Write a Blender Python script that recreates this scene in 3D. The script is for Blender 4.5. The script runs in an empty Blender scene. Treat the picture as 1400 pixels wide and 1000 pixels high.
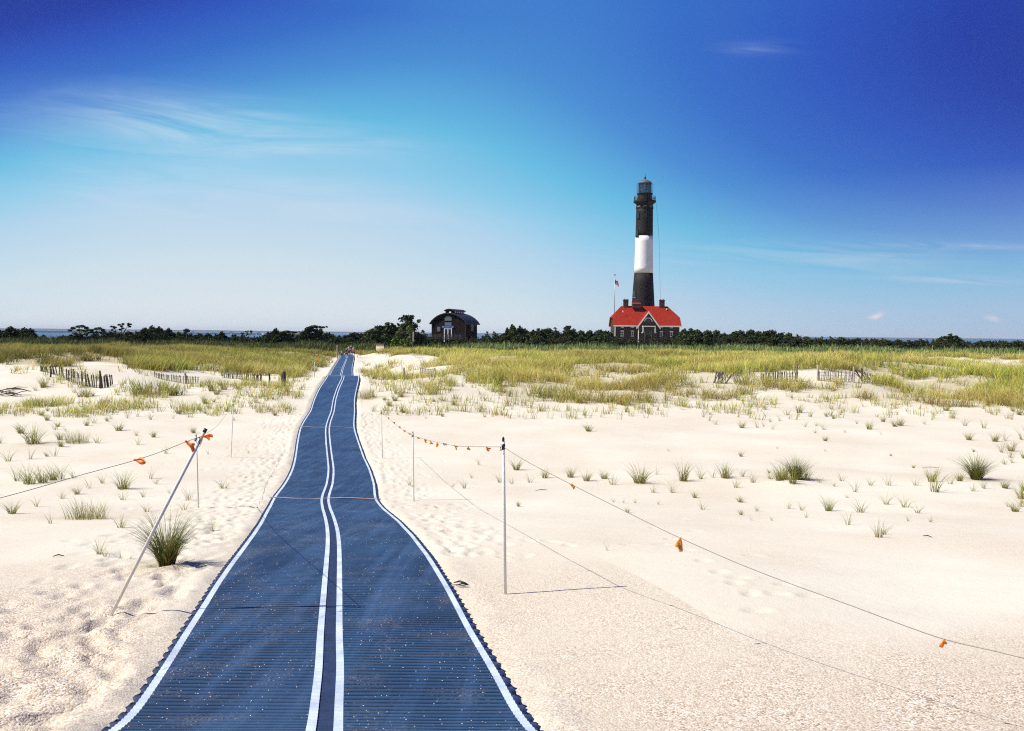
import bpy, bmesh, math, random
import numpy as np
from mathutils import Vector, Matrix

# ------------------------------------------------------------------ scene, camera, light
S = bpy.context.scene
COL = S.collection
PI = math.pi
FPX = 1150.0                       # focal length in units of a 1400 wide picture
PITCH = math.atan(43.0/FPX)
ROLL = math.radians(0.60)
CAM = np.array([0.0, 0.0, 4.0])
_f = np.array([0, math.cos(PITCH), -math.sin(PITCH)])
_r0 = np.array([1.0, 0, 0])
_u0 = np.array([0, math.sin(PITCH), math.cos(PITCH)])
_r = _r0*math.cos(ROLL)+_u0*math.sin(ROLL)
_u = _u0*math.cos(ROLL)-_r0*math.sin(ROLL)

cam_d = bpy.data.cameras.new('camera')
cam_d.sensor_width = 36.0
cam_d.lens = 36.0*FPX/1400.0
cam_d.clip_start = 0.05
cam_d.clip_end = 60000
cam = bpy.data.objects.new('camera', cam_d)
COL.objects.link(cam)
M = Matrix(((_r[0], _u[0], -_f[0], CAM[0]), (_r[1], _u[1], -_f[1], CAM[1]), (_r[2], _u[2], -_f[2], CAM[2]), (0, 0, 0, 1)))
cam.matrix_world = M
S.camera = cam

S.view_settings.view_transform = 'Standard'
S.view_settings.look = 'None'
S.view_settings.gamma = 1.0
S.view_settings.exposure = 0.50
S.cycles.use_denoising = False
S.cycles.filter_width = 1.15
S.render.resolution_x, S.render.resolution_y = 1024, 731

SUN_EL = math.radians(50)
SHADOW = np.array([0.985, 0.17])          # shadows fall right and a touch away
to_sun = Vector((-SHADOW[0]*math.cos(SUN_EL), -SHADOW[1]*math.cos(SUN_EL), math.sin(SUN_EL)))
sl = bpy.data.lights.new('sun', 'SUN')
sl.energy = 4.6
sl.angle = math.radians(0.5)
sl.color = (1.0, 0.955, 0.865)
so = bpy.data.objects.new('sun', sl)
so.rotation_euler = to_sun.to_track_quat('Z', 'Y').to_euler()
so.location = (-40, -10, 60)
COL.objects.link(so)


class NT:
    """tiny node-tree writer"""
    def __init__(s, tree):
        s.t = tree
        s.t.nodes.clear()

    def n(s, typ, **kw):
        nd = s.t.nodes.new(typ)
        for k, v in kw.items():
            setattr(nd, k, v)
        return nd

    def l(s, a, b):
        s.t.links.new(a, b)

    def val(s, sock, v):
        if hasattr(v, 'is_linked') or isinstance(v, bpy.types.NodeSocket):
            s.l(v, sock)
        else:
            sock.default_value = v

    def m(s, op, a, b=0.0, c=None, clamp=False):
        nd = s.n('ShaderNodeMath', operation=op, use_clamp=clamp)
        s.val(nd.inputs[0], a)
        s.val(nd.inputs[1], b)
        if c is not None:
            s.val(nd.inputs[2], c)
        return nd.outputs[0]

    def mix(s, fac, a, b, blend='MIX'):
        nd = s.n('ShaderNodeMix', data_type='RGBA', blend_type=blend)
        s.val(nd.inputs[0], fac)
        for sk, v in ((nd.inputs[6], a), (nd.inputs[7], b)):
            if isinstance(v, (tuple, list)):
                sk.default_value = tuple(v)+((1.0,) if len(v) == 3 else ())
            else:
                s.l(v, sk)
        return nd.outputs[2]

    def noise(s, vec, scale, detail=3.0, rough=0.5, dist=0.0):
        nd = s.n('ShaderNodeTexNoise')
        if vec is not None:
            s.l(vec, nd.inputs['Vector'])
        nd.inputs['Scale'].default_value = scale
        nd.inputs['Detail'].default_value = detail
        nd.inputs['Roughness'].default_value = rough
        nd.inputs['Distortion'].default_value = dist
        return nd.outputs['Fac']

    def ramp(s, fac, stops, interp='LINEAR'):
        nd = s.n('ShaderNodeValToRGB')
        cr = nd.color_ramp
        cr.interpolation = interp
        while len(cr.elements) < len(stops):
            cr.elements.new(0.5)
        for e, (p, c) in zip(cr.elements, stops):
            e.position = p
            if not isinstance(c, (tuple, list)):
                c = (c, c, c)
            e.color = tuple(c)+(1.0,)
        s.l(fac, nd.inputs[0])
        return nd.outputs[0]


def srgb(r, g, b):
    return tuple(((c/255)/12.92 if c/255 <= 0.04045 else ((c/255+0.055)/1.055)**2.4) for c in (r, g, b))


# ---- world: Nishita sky graded with direction, thin high cloud
W = bpy.data.worlds.new('World')
S.world = W
W.use_nodes = True
nt = NT(W.node_tree)
tc = nt.n('ShaderNodeTexCoord')
sep = nt.n('ShaderNodeSeparateXYZ')
nt.l(tc.outputs['Generated'], sep.inputs[0])
dx, dy, dz = sep.outputs
rr = nt.m('SQRT', nt.m('ADD', nt.m('MULTIPLY', dx, dx), nt.m('MULTIPLY', dy, dy)))
s_raw = nt.m('DIVIDE', dx, nt.m('MAXIMUM', rr, 0.001))
s_ = nt.m('MINIMUM', nt.m('MAXIMUM', s_raw, -0.56), 0.56)
e_all = nt.m('DIVIDE', dz, nt.m('MAXIMUM', rr, 0.02))
e_ = nt.m('MINIMUM', nt.m('MAXIMUM', e_all, 0.0), 0.37)
co = [0.008, 0.403, 2.664, 4.013, 0.133, -2.456, 5.042, -13.533, -1.237]
se = nt.m('MULTIPLY', s_, e_)
ss = nt.m('MULTIPLY', s_, s_)
ee = nt.m('MULTIPLY', e_, e_)
terms = [(s_, co[1]), (e_, co[2]), (se, co[3]), (ss, co[4]), (ee, co[5]), (nt.m('MULTIPLY', ss, e_), co[6]),
         (nt.m('MULTIPLY', s_, ee), co[7]), (nt.m('MULTIPLY', ss, s_), co[8])]
t = None
for sk, c in terms:
    t = nt.m('MULTIPLY', sk, c) if t is None else nt.m('MULTIPLY_ADD', sk, c, t)
t = nt.m('ADD', t, co[0])
t = nt.m('MULTIPLY_ADD', nt.m('MAXIMUM', nt.m('SUBTRACT', e_all, 0.37), 0.0), 0.25, t)
t = nt.m('MULTIPLY', t, 0.8, clamp=True)
stops = [(0.0, srgb(218, 228, 236)), (0.10*.8, srgb(206, 224, 235)), (.25*.8, srgb(178, 212, 236)), (.34*.8, srgb(145, 205, 235)), (.46*.8, srgb(100, 188, 227)),
         (.6*.8, srgb(70, 140, 212)), (.72*.8, srgb(50, 108, 200)), (.86*.8, srgb(38, 82, 188)), (1.0*.8, srgb(27, 56, 164)), (1.0, srgb(22, 44, 144))]
grad = nt.ramp(t, stops)
lowr = nt.m('MULTIPLY', nt.m('MULTIPLY', nt.m('ADD', s_, -0.02), 1.9, clamp=True), nt.m('SUBTRACT', 1.0, nt.m('MULTIPLY', e_, 5.5), clamp=True))
grad = nt.mix(nt.m('MULTIPLY', lowr, 0.85), grad, srgb(148, 176, 212))
# cloud wisps
ady = nt.m('MAXIMUM', nt.m('ABSOLUTE', dy), 0.2)
s_cl = nt.m('DIVIDE', dx, ady)
e_cl = nt.m('DIVIDE', dz, ady)
comb = nt.n('ShaderNodeCombineXYZ')
nt.l(s_cl, comb.inputs[0])
nt.l(nt.m('MULTIPLY_ADD', s_cl, 0.07, e_cl), comb.inputs[1])
nt.l(dy, comb.inputs[2])


def stretched(kx, ky, scale, detail, dist, off=0.0, rough=.55):
    mp = nt.n('ShaderNodeMapping')
    mp.inputs['Scale'].default_value = (kx, ky, 0.0)
    mp.inputs['Location'].default_value = (off, off*1.7, 0)
    nt.l(comb.outputs[0], mp.inputs[0])
    return nt.noise(mp.outputs[0], scale, detail, rough, dist)


def gauss(cx, cy, wx, wy, tilt=0.0):
    a = nt.m('SUBTRACT', s_cl, cx)
    b = nt.m('SUBTRACT', e_cl, cy)
    b = nt.m('MULTIPLY_ADD', a, tilt, b)
    a = nt.m('DIVIDE', a, wx)
    b = nt.m('DIVIDE', b, wy)
    q = nt.m('ADD', nt.m('MULTIPLY', a, a), nt.m('MULTIPLY', b, b))
    g = nt.m('POWER', 2.71828, nt.m('MULTIPLY', q, -1.0))
    return nt.m('MULTIPLY', g, nt.m('GREATER_THAN', dy, 0.0))


n1 = stretched(1.0, 8.0, 4.0, 8.0, 1.1, 0.0, 0.6)
n2 = stretched(1.0, 11.0, 6.0, 8.0, 0.8, 3.0, 0.6)
f1 = nt.m('MULTIPLY', nt.m('SUBTRACT', n1, 0.30), 2.0, clamp=True)
f2 = nt.m('MULTIPLY', nt.m('SUBTRACT', n2, 0.40), 2.6, clamp=True)
masks = [(gauss(-0.30, 0.229, 0.15, 0.019, 0.06), 0.95, f1), (gauss(-0.40, 0.258, 0.12, 0.022, 0.06), 0.7, f1), (gauss(-0.44, 0.225, 0.17, 0.04, 0.05), 0.35, f1),
         (gauss(-0.24, 0.155, 0.20, 0.026, 0.12), 0.65, f1), (gauss(-0.45, 0.15, 0.14, 0.04, 0.05), 0.4, f1),
         (gauss(0.287, 0.338, 0.040, 0.0085, 0.0), 0.24, f2), (gauss(0.37, 0.095, 0.23, 0.020, 0.0), 0.36, f2),
         (gauss(0.52, 0.110, 0.09, 0.004, 0.0), 0.38, f2), (gauss(0.513, 0.070, 0.08, 0.0045, 0.03), 0.5, f2),
         (gauss(0.434, 0.0268, 0.0065, 0.0032, -0.3), 0.55, None), (gauss(0.429, 0.0242, 0.006, 0.0022, 0), 0.45, None), (gauss(0.57, 0.0245, 0.008, 0.003, 0.2), 0.42, None)]
cl = None
for g, k, nn in masks:
    v = nt.m('MULTIPLY', g, k)
    if nn is not None:
        v = nt.m('MULTIPLY', v, nn)
    cl = v if cl is None else nt.m('ADD', cl, v)
cl = nt.m('MINIMUM', cl, 0.85)
cloudcol = nt.mix(nt.m('MULTIPLY', e_all, 6.0, clamp=True), srgb(240, 222, 226), srgb(205, 225, 242))
painted = nt.mix(cl, grad, cloudcol)
sky = nt.n('ShaderNodeTexSky', sky_type='NISHITA')
sky.sun_disc = False
sky.sun_elevation = SUN_EL
sky.sun_rotation = math.atan2(to_sun.x, to_sun.y)
sky.air_density = 1.0
sky.dust_density = 0.3
sky.ozone_density = 3.0
vm = nt.n('ShaderNodeVectorMath', operation='SCALE')
nt.l(painted, vm.inputs[0])
vm.inputs['Scale'].default_value = 10.0*(2**-0.50)
skyc = nt.mix(0.06, vm.outputs[0], sky.outputs[0])
bg = nt.n('ShaderNodeBackground')
nt.l(skyc, bg.inputs[0])
bg.inputs[1].default_value = 0.1
wo = nt.n('ShaderNodeOutputWorld')
nt.l(bg.outputs[0], wo.inputs[0])

# ------------------------------------------------------------------ picture <-> place


def ray(px, py):
    d = _f*FPX + _r*(px-700.0) + _u*(500.0-py)
    return d/d[1]                      # unit step in Y


def at(px, py, Y):
    return CAM + ray(px, py)*Y


def project(X, Y, Z):
    dx_, dy_, dz_ = X-CAM[0], Y-CAM[1], Z-CAM[2]
    w = dx_*_f[0]+dy_*_f[1]+dz_*_f[2]
    w = np.maximum(w, 0.01)
    return (700+FPX*(dx_*_r[0]+dy_*_r[1]+dz_*_r[2])/w, 500-FPX*(dx_*_u[0]+dy_*_u[1]+dz_*_u[2])/w)


def pchip(x, y):
    x = np.asarray(x, float)
    y = np.asarray(y, float)
    h = np.diff(x)
    d = np.diff(y)/h
    m = np.zeros(len(x))
    m[0], m[-1] = d[0], d[-1]
    for i in range(1, len(x)-1):
        if d[i-1]*d[i] > 0:
            w1, w2 = 2*h[i]+h[i-1], h[i]+2*h[i-1]
            m[i] = (w1+w2)/(w1/d[i-1]+w2/d[i])

    def f(q):
        q = np.asarray(q, float)
        i = np.clip(np.searchsorted(x, q)-1, 0, len(x)-2)
        tt = (q-x[i])/h[i]
        lo, hi = q < x[0], q > x[-1]
        tt_ = np.clip(tt, 0, 1)
        r = ((1+2*tt_)*(1-tt_)**2*y[i]+tt_*(1-tt_)**2*h[i]*m[i]+tt_**2*(3-2*tt_)*y[i+1]+tt_**2*(tt_-1)*h[i]*m[i+1])
        r = np.where(lo, y[0]+(q-x[0])*m[0]*0.0, r)
        return np.where(hi, y[-1], r)
    return f


_rng = np.random.default_rng(7)
_tab = _rng.random((256, 256))


def vnoise(x, y):
    xi, yi = np.floor(x).astype(int), np.floor(y).astype(int)
    fx, fy = x-xi, y-yi
    fx, fy = fx*fx*(3-2*fx), fy*fy*(3-2*fy)
    a, b = _tab[xi & 255, yi & 255], _tab[(xi+1) & 255, yi & 255]
    c, d = _tab[xi & 255, (yi+1) & 255], _tab[(xi+1) & 255, (yi+1) & 255]
    return (a*(1-fx)+b*fx)*(1-fy)+(c*(1-fx)+d*fx)*fy


def fbm(x, y, o=4):
    r, a, n = 0, 1.0, 0
    for k in range(o):
        r = r+a*(vnoise(x*2**k+k*17.3, y*2**k+k*9.1)-0.5)
        n += a
        a *= 0.5
    return r/n*2


# mat edges read off the picture: row, left edge, right edge, distance
MATW = 2.4
_mat = [(972, 168, 725), (925, 203, 697), (872, 239, 663), (806, 283.5, 624), (740, 334, 577), (717.6, 350, 555), (705.6, 357, 541), (696, 363, 529),
        (684, 369.6, 519.6), (662, 386, 515.5), (643, 396, 509), (624, 401, 500), (605, 404, 493), (585.6, 409, 487), (564, 422, 487), (545, 429, 487),
        (529, 437, 490), (515, 446.4, 491.5)]
_mY, _mX, _mZ = [], [], []
for py, L, R in _mat:
    Y = FPX*MATW/(R-L)
    P = at((L+R)/2, py, Y)
    _mY.append(Y)
    _mX.append(P[0])
    _mZ.append(P[2])
for py, pxc, Y in [(514, 466, 84), (503, 469, 104), (493, 473, 125), (487, 475, 143)]:
    P = at(pxc, py, Y)
    _mY.append(Y)
    _mX.append(P[0])
    _mZ.append(P[2])
# behind the first crest the mat drops into a hollow
_i = 18
_mY.insert(_i, 71.0)
_mX.insert(_i, (_mX[_i-1]+_mX[_i])/2)
_mZ.insert(_i, -0.05)
_mY = np.array(_mY)
_mX = np.array(_mX)
_mZ = np.array(_mZ)
_sx = (_mX[2]-_mX[0])/(_mY[2]-_mY[0])
_bx = pchip(np.r_[-60, 0, _mY, 170, 400], np.r_[_mX[0]-_sx*(_mY[0]+60), _mX[0]-_sx*_mY[0], _mX, _mX[-1]-6, _mX[-1]-50])
matX = lambda Y: _bx(Y)
pZ = pchip(np.r_[-60, -3, 0, 2.5, _mY, 175, 260, 320, 370, 420, 1200], np.r_[2.0, 2.45, 2.45, 2.35, _mZ, 0.25, 0.25, -0.2, -2.4, -6, -9])
qZ = pchip(np.r_[-60, -3, 0, 2.5, _mY[_mY < 43], 47, 53, 60, 75, 100, 130, 175, 260, 320, 370, 420, 1200],
           np.r_[2.0, 2.45, 2.45, 2.35, _mZ[_mY < 43], 0.15, 0.55, 1.0, 1.2, 1.0, 0.75, 0.35, 0.25, -0.2, -2.4, -6, -9])

BUMPS = []     # (X, Y, rx, ry, h) dune hummocks


def ter(X, Y):
    X = np.asarray(X, float)
    Y = np.asarray(Y, float)
    u = X-matX(Y)
    au = np.abs(u)
    w = np.exp(-(np.maximum(au-1.6, 0)/5.0)**2)
    z = qZ(Y)*(1-w)+pZ(Y)*w
    off = 1-np.exp(-(np.maximum(au-1.35, 0)/1.6)**2)
    far = np.clip((Y-38)/22, 0, 1)*np.clip((330-Y)/60, 0, 1)
    z = z+off*(far*(0.60*fbm(X/17+3, Y/17, 3)+0.70*fbm(X/7, Y/8+8, 3)) + (1-far)*(0.10*fbm(X/5+30, Y/4, 2)+0.018*fbm(X/1.3, Y/1.1, 2)))
    for bxx, byy, rx, ry, h in BUMPS:
        z = z+h*off*np.exp(-((X-bxx)/rx)**2-((Y-byy)/ry)**2)
    return z


def hit(px, py, y0=2.5, y1=330.0):
    """where the sight line through a picture point meets the sand"""
    d = ray(px, py)
    Ys = np.geomspace(y0, y1, 900)
    zz = CAM[2]+d[2]*Ys
    g = ter(d[0]*Ys, Ys)
    k = np.nonzero(zz <= g)[0]
    if len(k) == 0:
        Y = 150.0
    elif k[0] == 0:
        Y = y0
    else:
        i = k[0]
        a, b = zz[i-1]-g[i-1], g[i]-zz[i]
        Y = Ys[i-1]+(Ys[i]-Ys[i-1])*a/(a+b+1e-9)
    X = d[0]*Y
    return np.array([X, Y, float(ter(X, Y))])


# hummocks read from the picture (left fence dune, right fence dune, shrub mounds, foreground swell)
for px, py, rx, ry, h in [(95, 515, 7, 5, 0.5), (240, 512, 8, 6, 0.35), (60, 500, 12, 9, 0.5), (1085, 508, 5, 4, 0.45), (1190, 505, 6, 5, 0.75), (1150, 506, 4, 4, 0.3), (975, 512, 4, 4, 0.4),
                          (1260, 505, 8, 6, -0.4), (930, 500, 8, 5, 0.3), (700, 520, 8, 6, -0.3)]:
    d_ = ray(px, py)
    Y_ = {95: 56, 240: 66, 60: 72, 1085: 60, 1190: 66, 1150: 62, 975: 57, 1260: 80, 930: 75, 700: 62}[px]
    BUMPS.append((d_[0]*Y_, Y_, rx, ry, h))
for px, py, rx, ry, h in [(1080, 664, 0.9, 0.5, 0.14), (1335, 664, 0.9, 0.5, 0.10), (840, 850, 1.1, 0.9, 0.05), (228, 775, 0.5, 0.35, 0.05)]:
    p_ = hit(px, py)
    BUMPS.append((p_[0], p_[1], rx, ry, h))

# ------------------------------------------------------------------ object helpers


def props(o, label=None, cat=None, group=None, kind=None):
    if label:
        o['label'] = label
    if cat:
        o['category'] = cat
    if group:
        o['group'] = group
    if kind:
        o['kind'] = kind
    return o


def thing(name, label, cat, loc=(0, 0, 0), rz=0.0, group=None):
    o = bpy.data.objects.new(name, None)
    o.empty_display_size = 0.2
    COL.objects.link(o)
    o.location = tuple(float(v) for v in loc)
    o.rotation_euler = (0, 0, rz)
    return props(o, label, cat, group)


def mesh_np(name, co, faces, mat, parent=None, smooth=False, tint=None, attrs=None):
    """co (n,3); faces (m,k) array with constant k, or list of such arrays"""
    if not isinstance(faces, list):
        faces = [faces]
    me = bpy.data.meshes.new(name)
    co = np.asarray(co, np.float32)
    me.vertices.add(len(co))
    me.vertices.foreach_set('co', co.ravel())
    nl = sum(f.size for f in faces)
    nf = sum(len(f) for f in faces)
    me.loops.add(nl)
    me.loops.foreach_set('vertex_index', np.concatenate([f.ravel() for f in faces]).astype(np.int32))
    me.polygons.add(nf)
    tot = np.concatenate([np.full(len(f), f.shape[1]) for f in faces])
    st = np.r_[0, np.cumsum(tot)[:-1]]
    me.polygons.foreach_set('loop_start', st.astype(np.int32))
    me.polygons.foreach_set('loop_total', tot.astype(np.int32))
    if smooth:
        me.polygons.foreach_set('use_smooth', np.ones(nf, bool))
    if tint is not None:
        a = me.attributes.new('tint', 'FLOAT_COLOR', 'POINT')
        c4 = np.ones((len(co), 4), np.float32)
        c4[:, :3] = tint
        a.data.foreach_set('color', c4.ravel())
    for k, v in (attrs or {}).items():
        a = me.attributes.new(k, 'FLOAT', 'POINT')
        a.data.foreach_set('value', np.asarray(v, np.float32))
    me.update(calc_edges=True)
    me.validate()
    if mat:
        me.materials.append(mat)
    o = bpy.data.objects.new(name, me)
    COL.objects.link(o)
    if parent:
        o.parent = parent
    return o


class MB:
    def __init__(s):
        s.v, s.f = [], []

    def add(s, vs, fs):
        b = len(s.v)
        s.v += [tuple(float(c) for c in v) for v in vs]
        s.f += [tuple(b+i for i in f) for f in fs]
        return s

    def box(s, c, d, rz=0.0, M=None):
        hx, hy, hz = d[0]/2, d[1]/2, d[2]/2
        vs = []
        for z in (-hz, hz):
            for x, y in ((-hx, -hy), (hx, -hy), (hx, hy), (-hx, hy)):
                p = Vector((x, y, z))
                if M is not None:
                    p = M @ p
                elif rz:
                    p = Vector((x*math.cos(rz)-y*math.sin(rz), x*math.sin(rz)+y*math.cos(rz), z))
                vs.append((p.x+c[0], p.y+c[1], p.z+c[2]))
        return s.add(vs, [(3, 2, 1, 0), (4, 5, 6, 7), (0, 1, 5, 4), (1, 2, 6, 5), (2, 3, 7, 6), (3, 0, 4, 7)])

    def tube(s, pts, rad, n=8, cap=True):
        pts = [Vector(tuple(float(c) for c in p)) for p in pts]
        if not isinstance(rad, (list, tuple)):
            rad = [rad]*len(pts)
        up = Vector((0, 0, 1))
        rings = []
        for i, p in enumerate(pts):
            d = (pts[min(i+1, len(pts)-1)]-pts[max(i-1, 0)]).normalized()
            a = d.cross(up)
            if a.length < 0.05:
                a = d.cross(Vector((1, 0, 0)))
            a.normalize()
            b = d.cross(a)
            rings.append([p+(a*math.cos(2*PI*k/n)+b*math.sin(2*PI*k/n))*rad[i] for k in range(n)])
        vs = [v for r in rings for v in r]
        fs = []
        for i in range(len(pts)-1):
            for k in range(n):
                fs.append((i*n+k, i*n+(k+1) % n, (i+1)*n+(k+1) % n, (i+1)*n+k))
        if cap:
            fs += [tuple(range(n-1, -1, -1)), tuple((len(pts)-1)*n+k for k in range(n))]
        return s.add(vs, fs)

    def lathe(s, prof, n=32, c=(0, 0)):
        vs, fs = [], []
        for r, z in prof:
            for k in range(n):
                vs.append((c[0]+r*math.cos(2*PI*k/n), c[1]+r*math.sin(2*PI*k/n), z))
        for i in range(len(prof)-1):
            for k in range(n):
                fs.append((i*n+k, i*n+(k+1) % n, (i+1)*n+(k+1) % n, (i+1)*n+k))
        fs += [tuple(range(n-1, -1, -1)), tuple((len(prof)-1)*n+k for k in range(n))]
        return s.add(vs, fs)

    def prism(s, poly, y0, y1):
        """polygon in the x-z plane pushed along y"""
        n = len(poly)
        vs = [(x, y0, z) for x, z in poly]+[(x, y1, z) for x, z in poly]
        fs = [tuple(range(n)), tuple(range(2*n-1, n-1, -1))]
        fs += [((i+1) % n, i, n+i, n+(i+1) % n) for i in range(n)]
        return s.add(vs, fs)

    def build(s, name, mat, parent=None, smooth=False, bevel=0.0):
        me = bpy.data.meshes.new(name)
        me.from_pydata(s.v, [], s.f)
        me.update()
        bm = bmesh.new()
        bm.from_mesh(me)
        bmesh.ops.recalc_face_normals(bm, faces=bm.faces)
        if bevel:
            bmesh.ops.bevel(bm, geom=list(bm.edges), offset=bevel, segments=2, affect='EDGES', profile=0.6)
        bm.to_mesh(me)
        bm.free()
        if smooth:
            for p in me.polygons:
                p.use_smooth = True
        me.materials.append(mat)
        o = bpy.data.objects.new(name, me)
        COL.objects.link(o)
        if parent:
            o.parent = parent
        return o


def copy_thing(src, loc, rz=0.0, sc=(1, 1, 1)):
    c = src.copy()
    COL.objects.link(c)
    c.location = tuple(float(v) for v in loc)
    c.rotation_euler = (0, 0, rz)
    c.scale = sc
    for ch in src.children:
        d = ch.copy()
        COL.objects.link(d)
        d.parent = c
    return c


# ------------------------------------------------------------------ materials


def mat_basic(name, color, rough=0.6, var=0.15, scale=8.0, bump=0.0, bscale=30.0, metal=0.0, spec=0.4, tint2=None):
    m = bpy.data.materials.new(name)
    m.use_nodes = True
    k = NT(m.node_tree)
    tcn = k.n('ShaderNodeTexCoord')
    nz = k.noise(tcn.outputs['Object'], scale, 5.0, 0.6)
    c2 = tint2 or tuple(c*(1-var) for c in color)
    c1 = tuple(min(1, c*(1+var)) for c in color)
    colr = k.ramp(nz, [(0.3, c2), (0.7, c1)])
    b = k.n('ShaderNodeBsdfPrincipled')
    k.l(colr, b.inputs['Base Color'])
    b.inputs['Roughness'].default_value = rough
    b.inputs['Metallic'].default_value = metal
    b.inputs['Specular IOR Level'].default_value = spec
    if bump:
        bn = k.n('ShaderNodeBump')
        bn.inputs['Strength'].default_value = bump
        bn.inputs['Distance'].default_value = 0.05
        k.l(k.noise(tcn.outputs['Object'], bscale, 4.0), bn.inputs['Height'])
        k.l(bn.outputs[0], b.inputs['Normal'])
    o = k.n('ShaderNodeOutputMaterial')
    k.l(b.outputs[0], o.inputs[0])
    return m


def mat_leaf(name, trans=0.3, rough=0.7):
    m = bpy.data.materials.new(name)
    m.use_nodes = True
    k = NT(m.node_tree)
    a = k.n('ShaderNodeAttribute', attribute_name='tint')
    d = k.n('ShaderNodeBsdfPrincipled')
    k.l(a.outputs['Color'], d.inputs['Base Color'])
    d.inputs['Roughness'].default_value = rough
    d.inputs['Specular IOR Level'].default_value = 0.15
    tr = k.n('ShaderNodeBsdfTranslucent')
    k.l(a.outputs['Color'], tr.inputs[0])
    mx = k.n('ShaderNodeMixShader')
    mx.inputs[0].default_value = trans
    k.l(d.outputs[0], mx.inputs[1])
    k.l(tr.outputs[0], mx.inputs[2])
    o = k.n('ShaderNodeOutputMaterial')
    k.l(mx.outputs[0], o.inputs[0])
    return m


MAT = {}
MAT['grass'] = mat_leaf('grass_blade', 0.35)
MAT['leaf'] = mat_leaf('pine_leaf', 0.12)
MAT['bark'] = mat_basic('bark', (0.07, 0.055, 0.045), 0.9, 0.3, 6)
MAT['weathered'] = mat_basic('weathered_wood', (0.20, 0.165, 0.135), 0.85, 0.4, 20, 0.3)
MAT['darkwood'] = mat_basic('dark_weathered_wood', (0.055, 0.042, 0.035), 0.85, 0.4, 20, 0.3)
MAT['palewood'] = mat_basic('pale_bleached_wood', (0.42, 0.36, 0.30), 0.85, 0.25, 20, 0.3)
MAT['pole'] = mat_basic('grey_conduit', (0.66, 0.63, 0.58), 0.5, 0.10, 30, 0.1, 60, 0.0, 0.4)
MAT['blackcap'] = mat_basic('black_plastic', (0.015, 0.015, 0.016), 0.4, 0.2)
MAT['rope'] = mat_basic('grey_cord', (0.24, 0.21, 0.18), 0.85, 0.25, 60)


def mat_tape(name, col):
    m = bpy.data.materials.new(name)
    m.use_nodes = True
    k = NT(m.node_tree)
    tcn = k.n('ShaderNodeTexCoord')
    c = k.mix(k.noise(tcn.outputs['Object'], 40.0, 3.0), tuple(v*0.8 for v in col), col)
    d = k.n('ShaderNodeBsdfPrincipled')
    d.inputs['Roughness'].default_value = 0.4
    k.l(c, d.inputs['Base Color'])
    tr = k.n('ShaderNodeBsdfTranslucent')
    k.l(c, tr.inputs[0])
    mx = k.n('ShaderNodeMixShader')
    mx.inputs[0].default_value = 0.28
    k.l(d.outputs[0], mx.inputs[1])
    k.l(tr.outputs[0], mx.inputs[2])
    k.l(mx.outputs[0], k.n('ShaderNodeOutputMaterial').inputs[0])
    return m


MAT['orange'] = mat_tape('orange_flagging', (0.95, 0.25, 0.02))
MAT['amber'] = mat_tape('amber_flagging', (1.0, 0.47, 0.06))

# sand
m = bpy.data.materials.new('beach_sand')
m.use_nodes = True
k = NT(m.node_tree)
geo = k.n('ShaderNodeNewGeometry')
pos = geo.outputs['Position']
ac = k.n('ShaderNodeAttribute', attribute_name='coarse').outputs['Fac']
ag = k.n('ShaderNodeAttribute', attribute_name='litter').outputs['Fac']
big = k.noise(pos, 0.35, 4.0, 0.55)
mid = k.noise(pos, 3.0, 5.0, 0.6)
base = k.mix(k.ramp(big, [(0.35, 0.0), (0.65, 1.0)]), (0.655, 0.61, 0.48), (0.70, 0.665, 0.545))
base = k.mix(k.m('MULTIPLY', ac, 0.85), base, (0.545, 0.455, 0.34))
base = k.mix(k.ramp(mid, [(0.3, 0.10), (0.65, 0.0)]), base, (0.46, 0.37, 0.28))
# shell grit: individual grains, dark and bright
vo = k.n('ShaderNodeTexVoronoi', feature='F1')
vo.inputs['Scale'].default_value = 78.0
k.l(pos, vo.inputs['Vector'])
sepc = k.n('ShaderNodeSeparateColor')
k.l(vo.outputs['Color'], sepc.inputs[0])
grain = k.ramp(sepc.outputs[0], [(0.0, (0.15, 0.10, 0.06)), (0.13, (0.28, 0.20, 0.13)), (0.30, (0.52, 0.42, 0.31)), (0.55, (0.64, 0.54, 0.41)), (0.80, (0.78, 0.70, 0.58)), (1.0, (0.92, 0.88, 0.81))], 'LINEAR')
gm = k.ramp(k.noise(pos, 2.2, 3.0), [(0.38, 0.45), (0.62, 1.0)])
gfac = k.m('MULTIPLY', k.m('MULTIPLY', ac, 0.85), gm)
base = k.mix(gfac, base, grain)
fine = k.noise(pos, 160.0, 2.0, 0.7)
base = k.mix(k.ramp(fine, [(0.35, 0.16), (0.6, 0.0)]), base, (0.36, 0.27, 0.19))
# scattered dark bits of wrack
v2 = k.n('ShaderNodeTexVoronoi', feature='F1')
v2.inputs['Scale'].default_value = 7.0
k.l(pos, v2.inputs['Vector'])
sp = k.m('LESS_THAN', v2.outputs['Distance'], 0.055)
v2c = k.n('ShaderNodeSeparateColor')
k.l(v2.outputs['Color'], v2c.inputs[0])
sp = k.m('MULTIPLY', sp, k.m('GREATER_THAN', v2c.outputs[1], 0.86))
base = k.mix(sp, base, (0.07, 0.05, 0.035))
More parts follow.
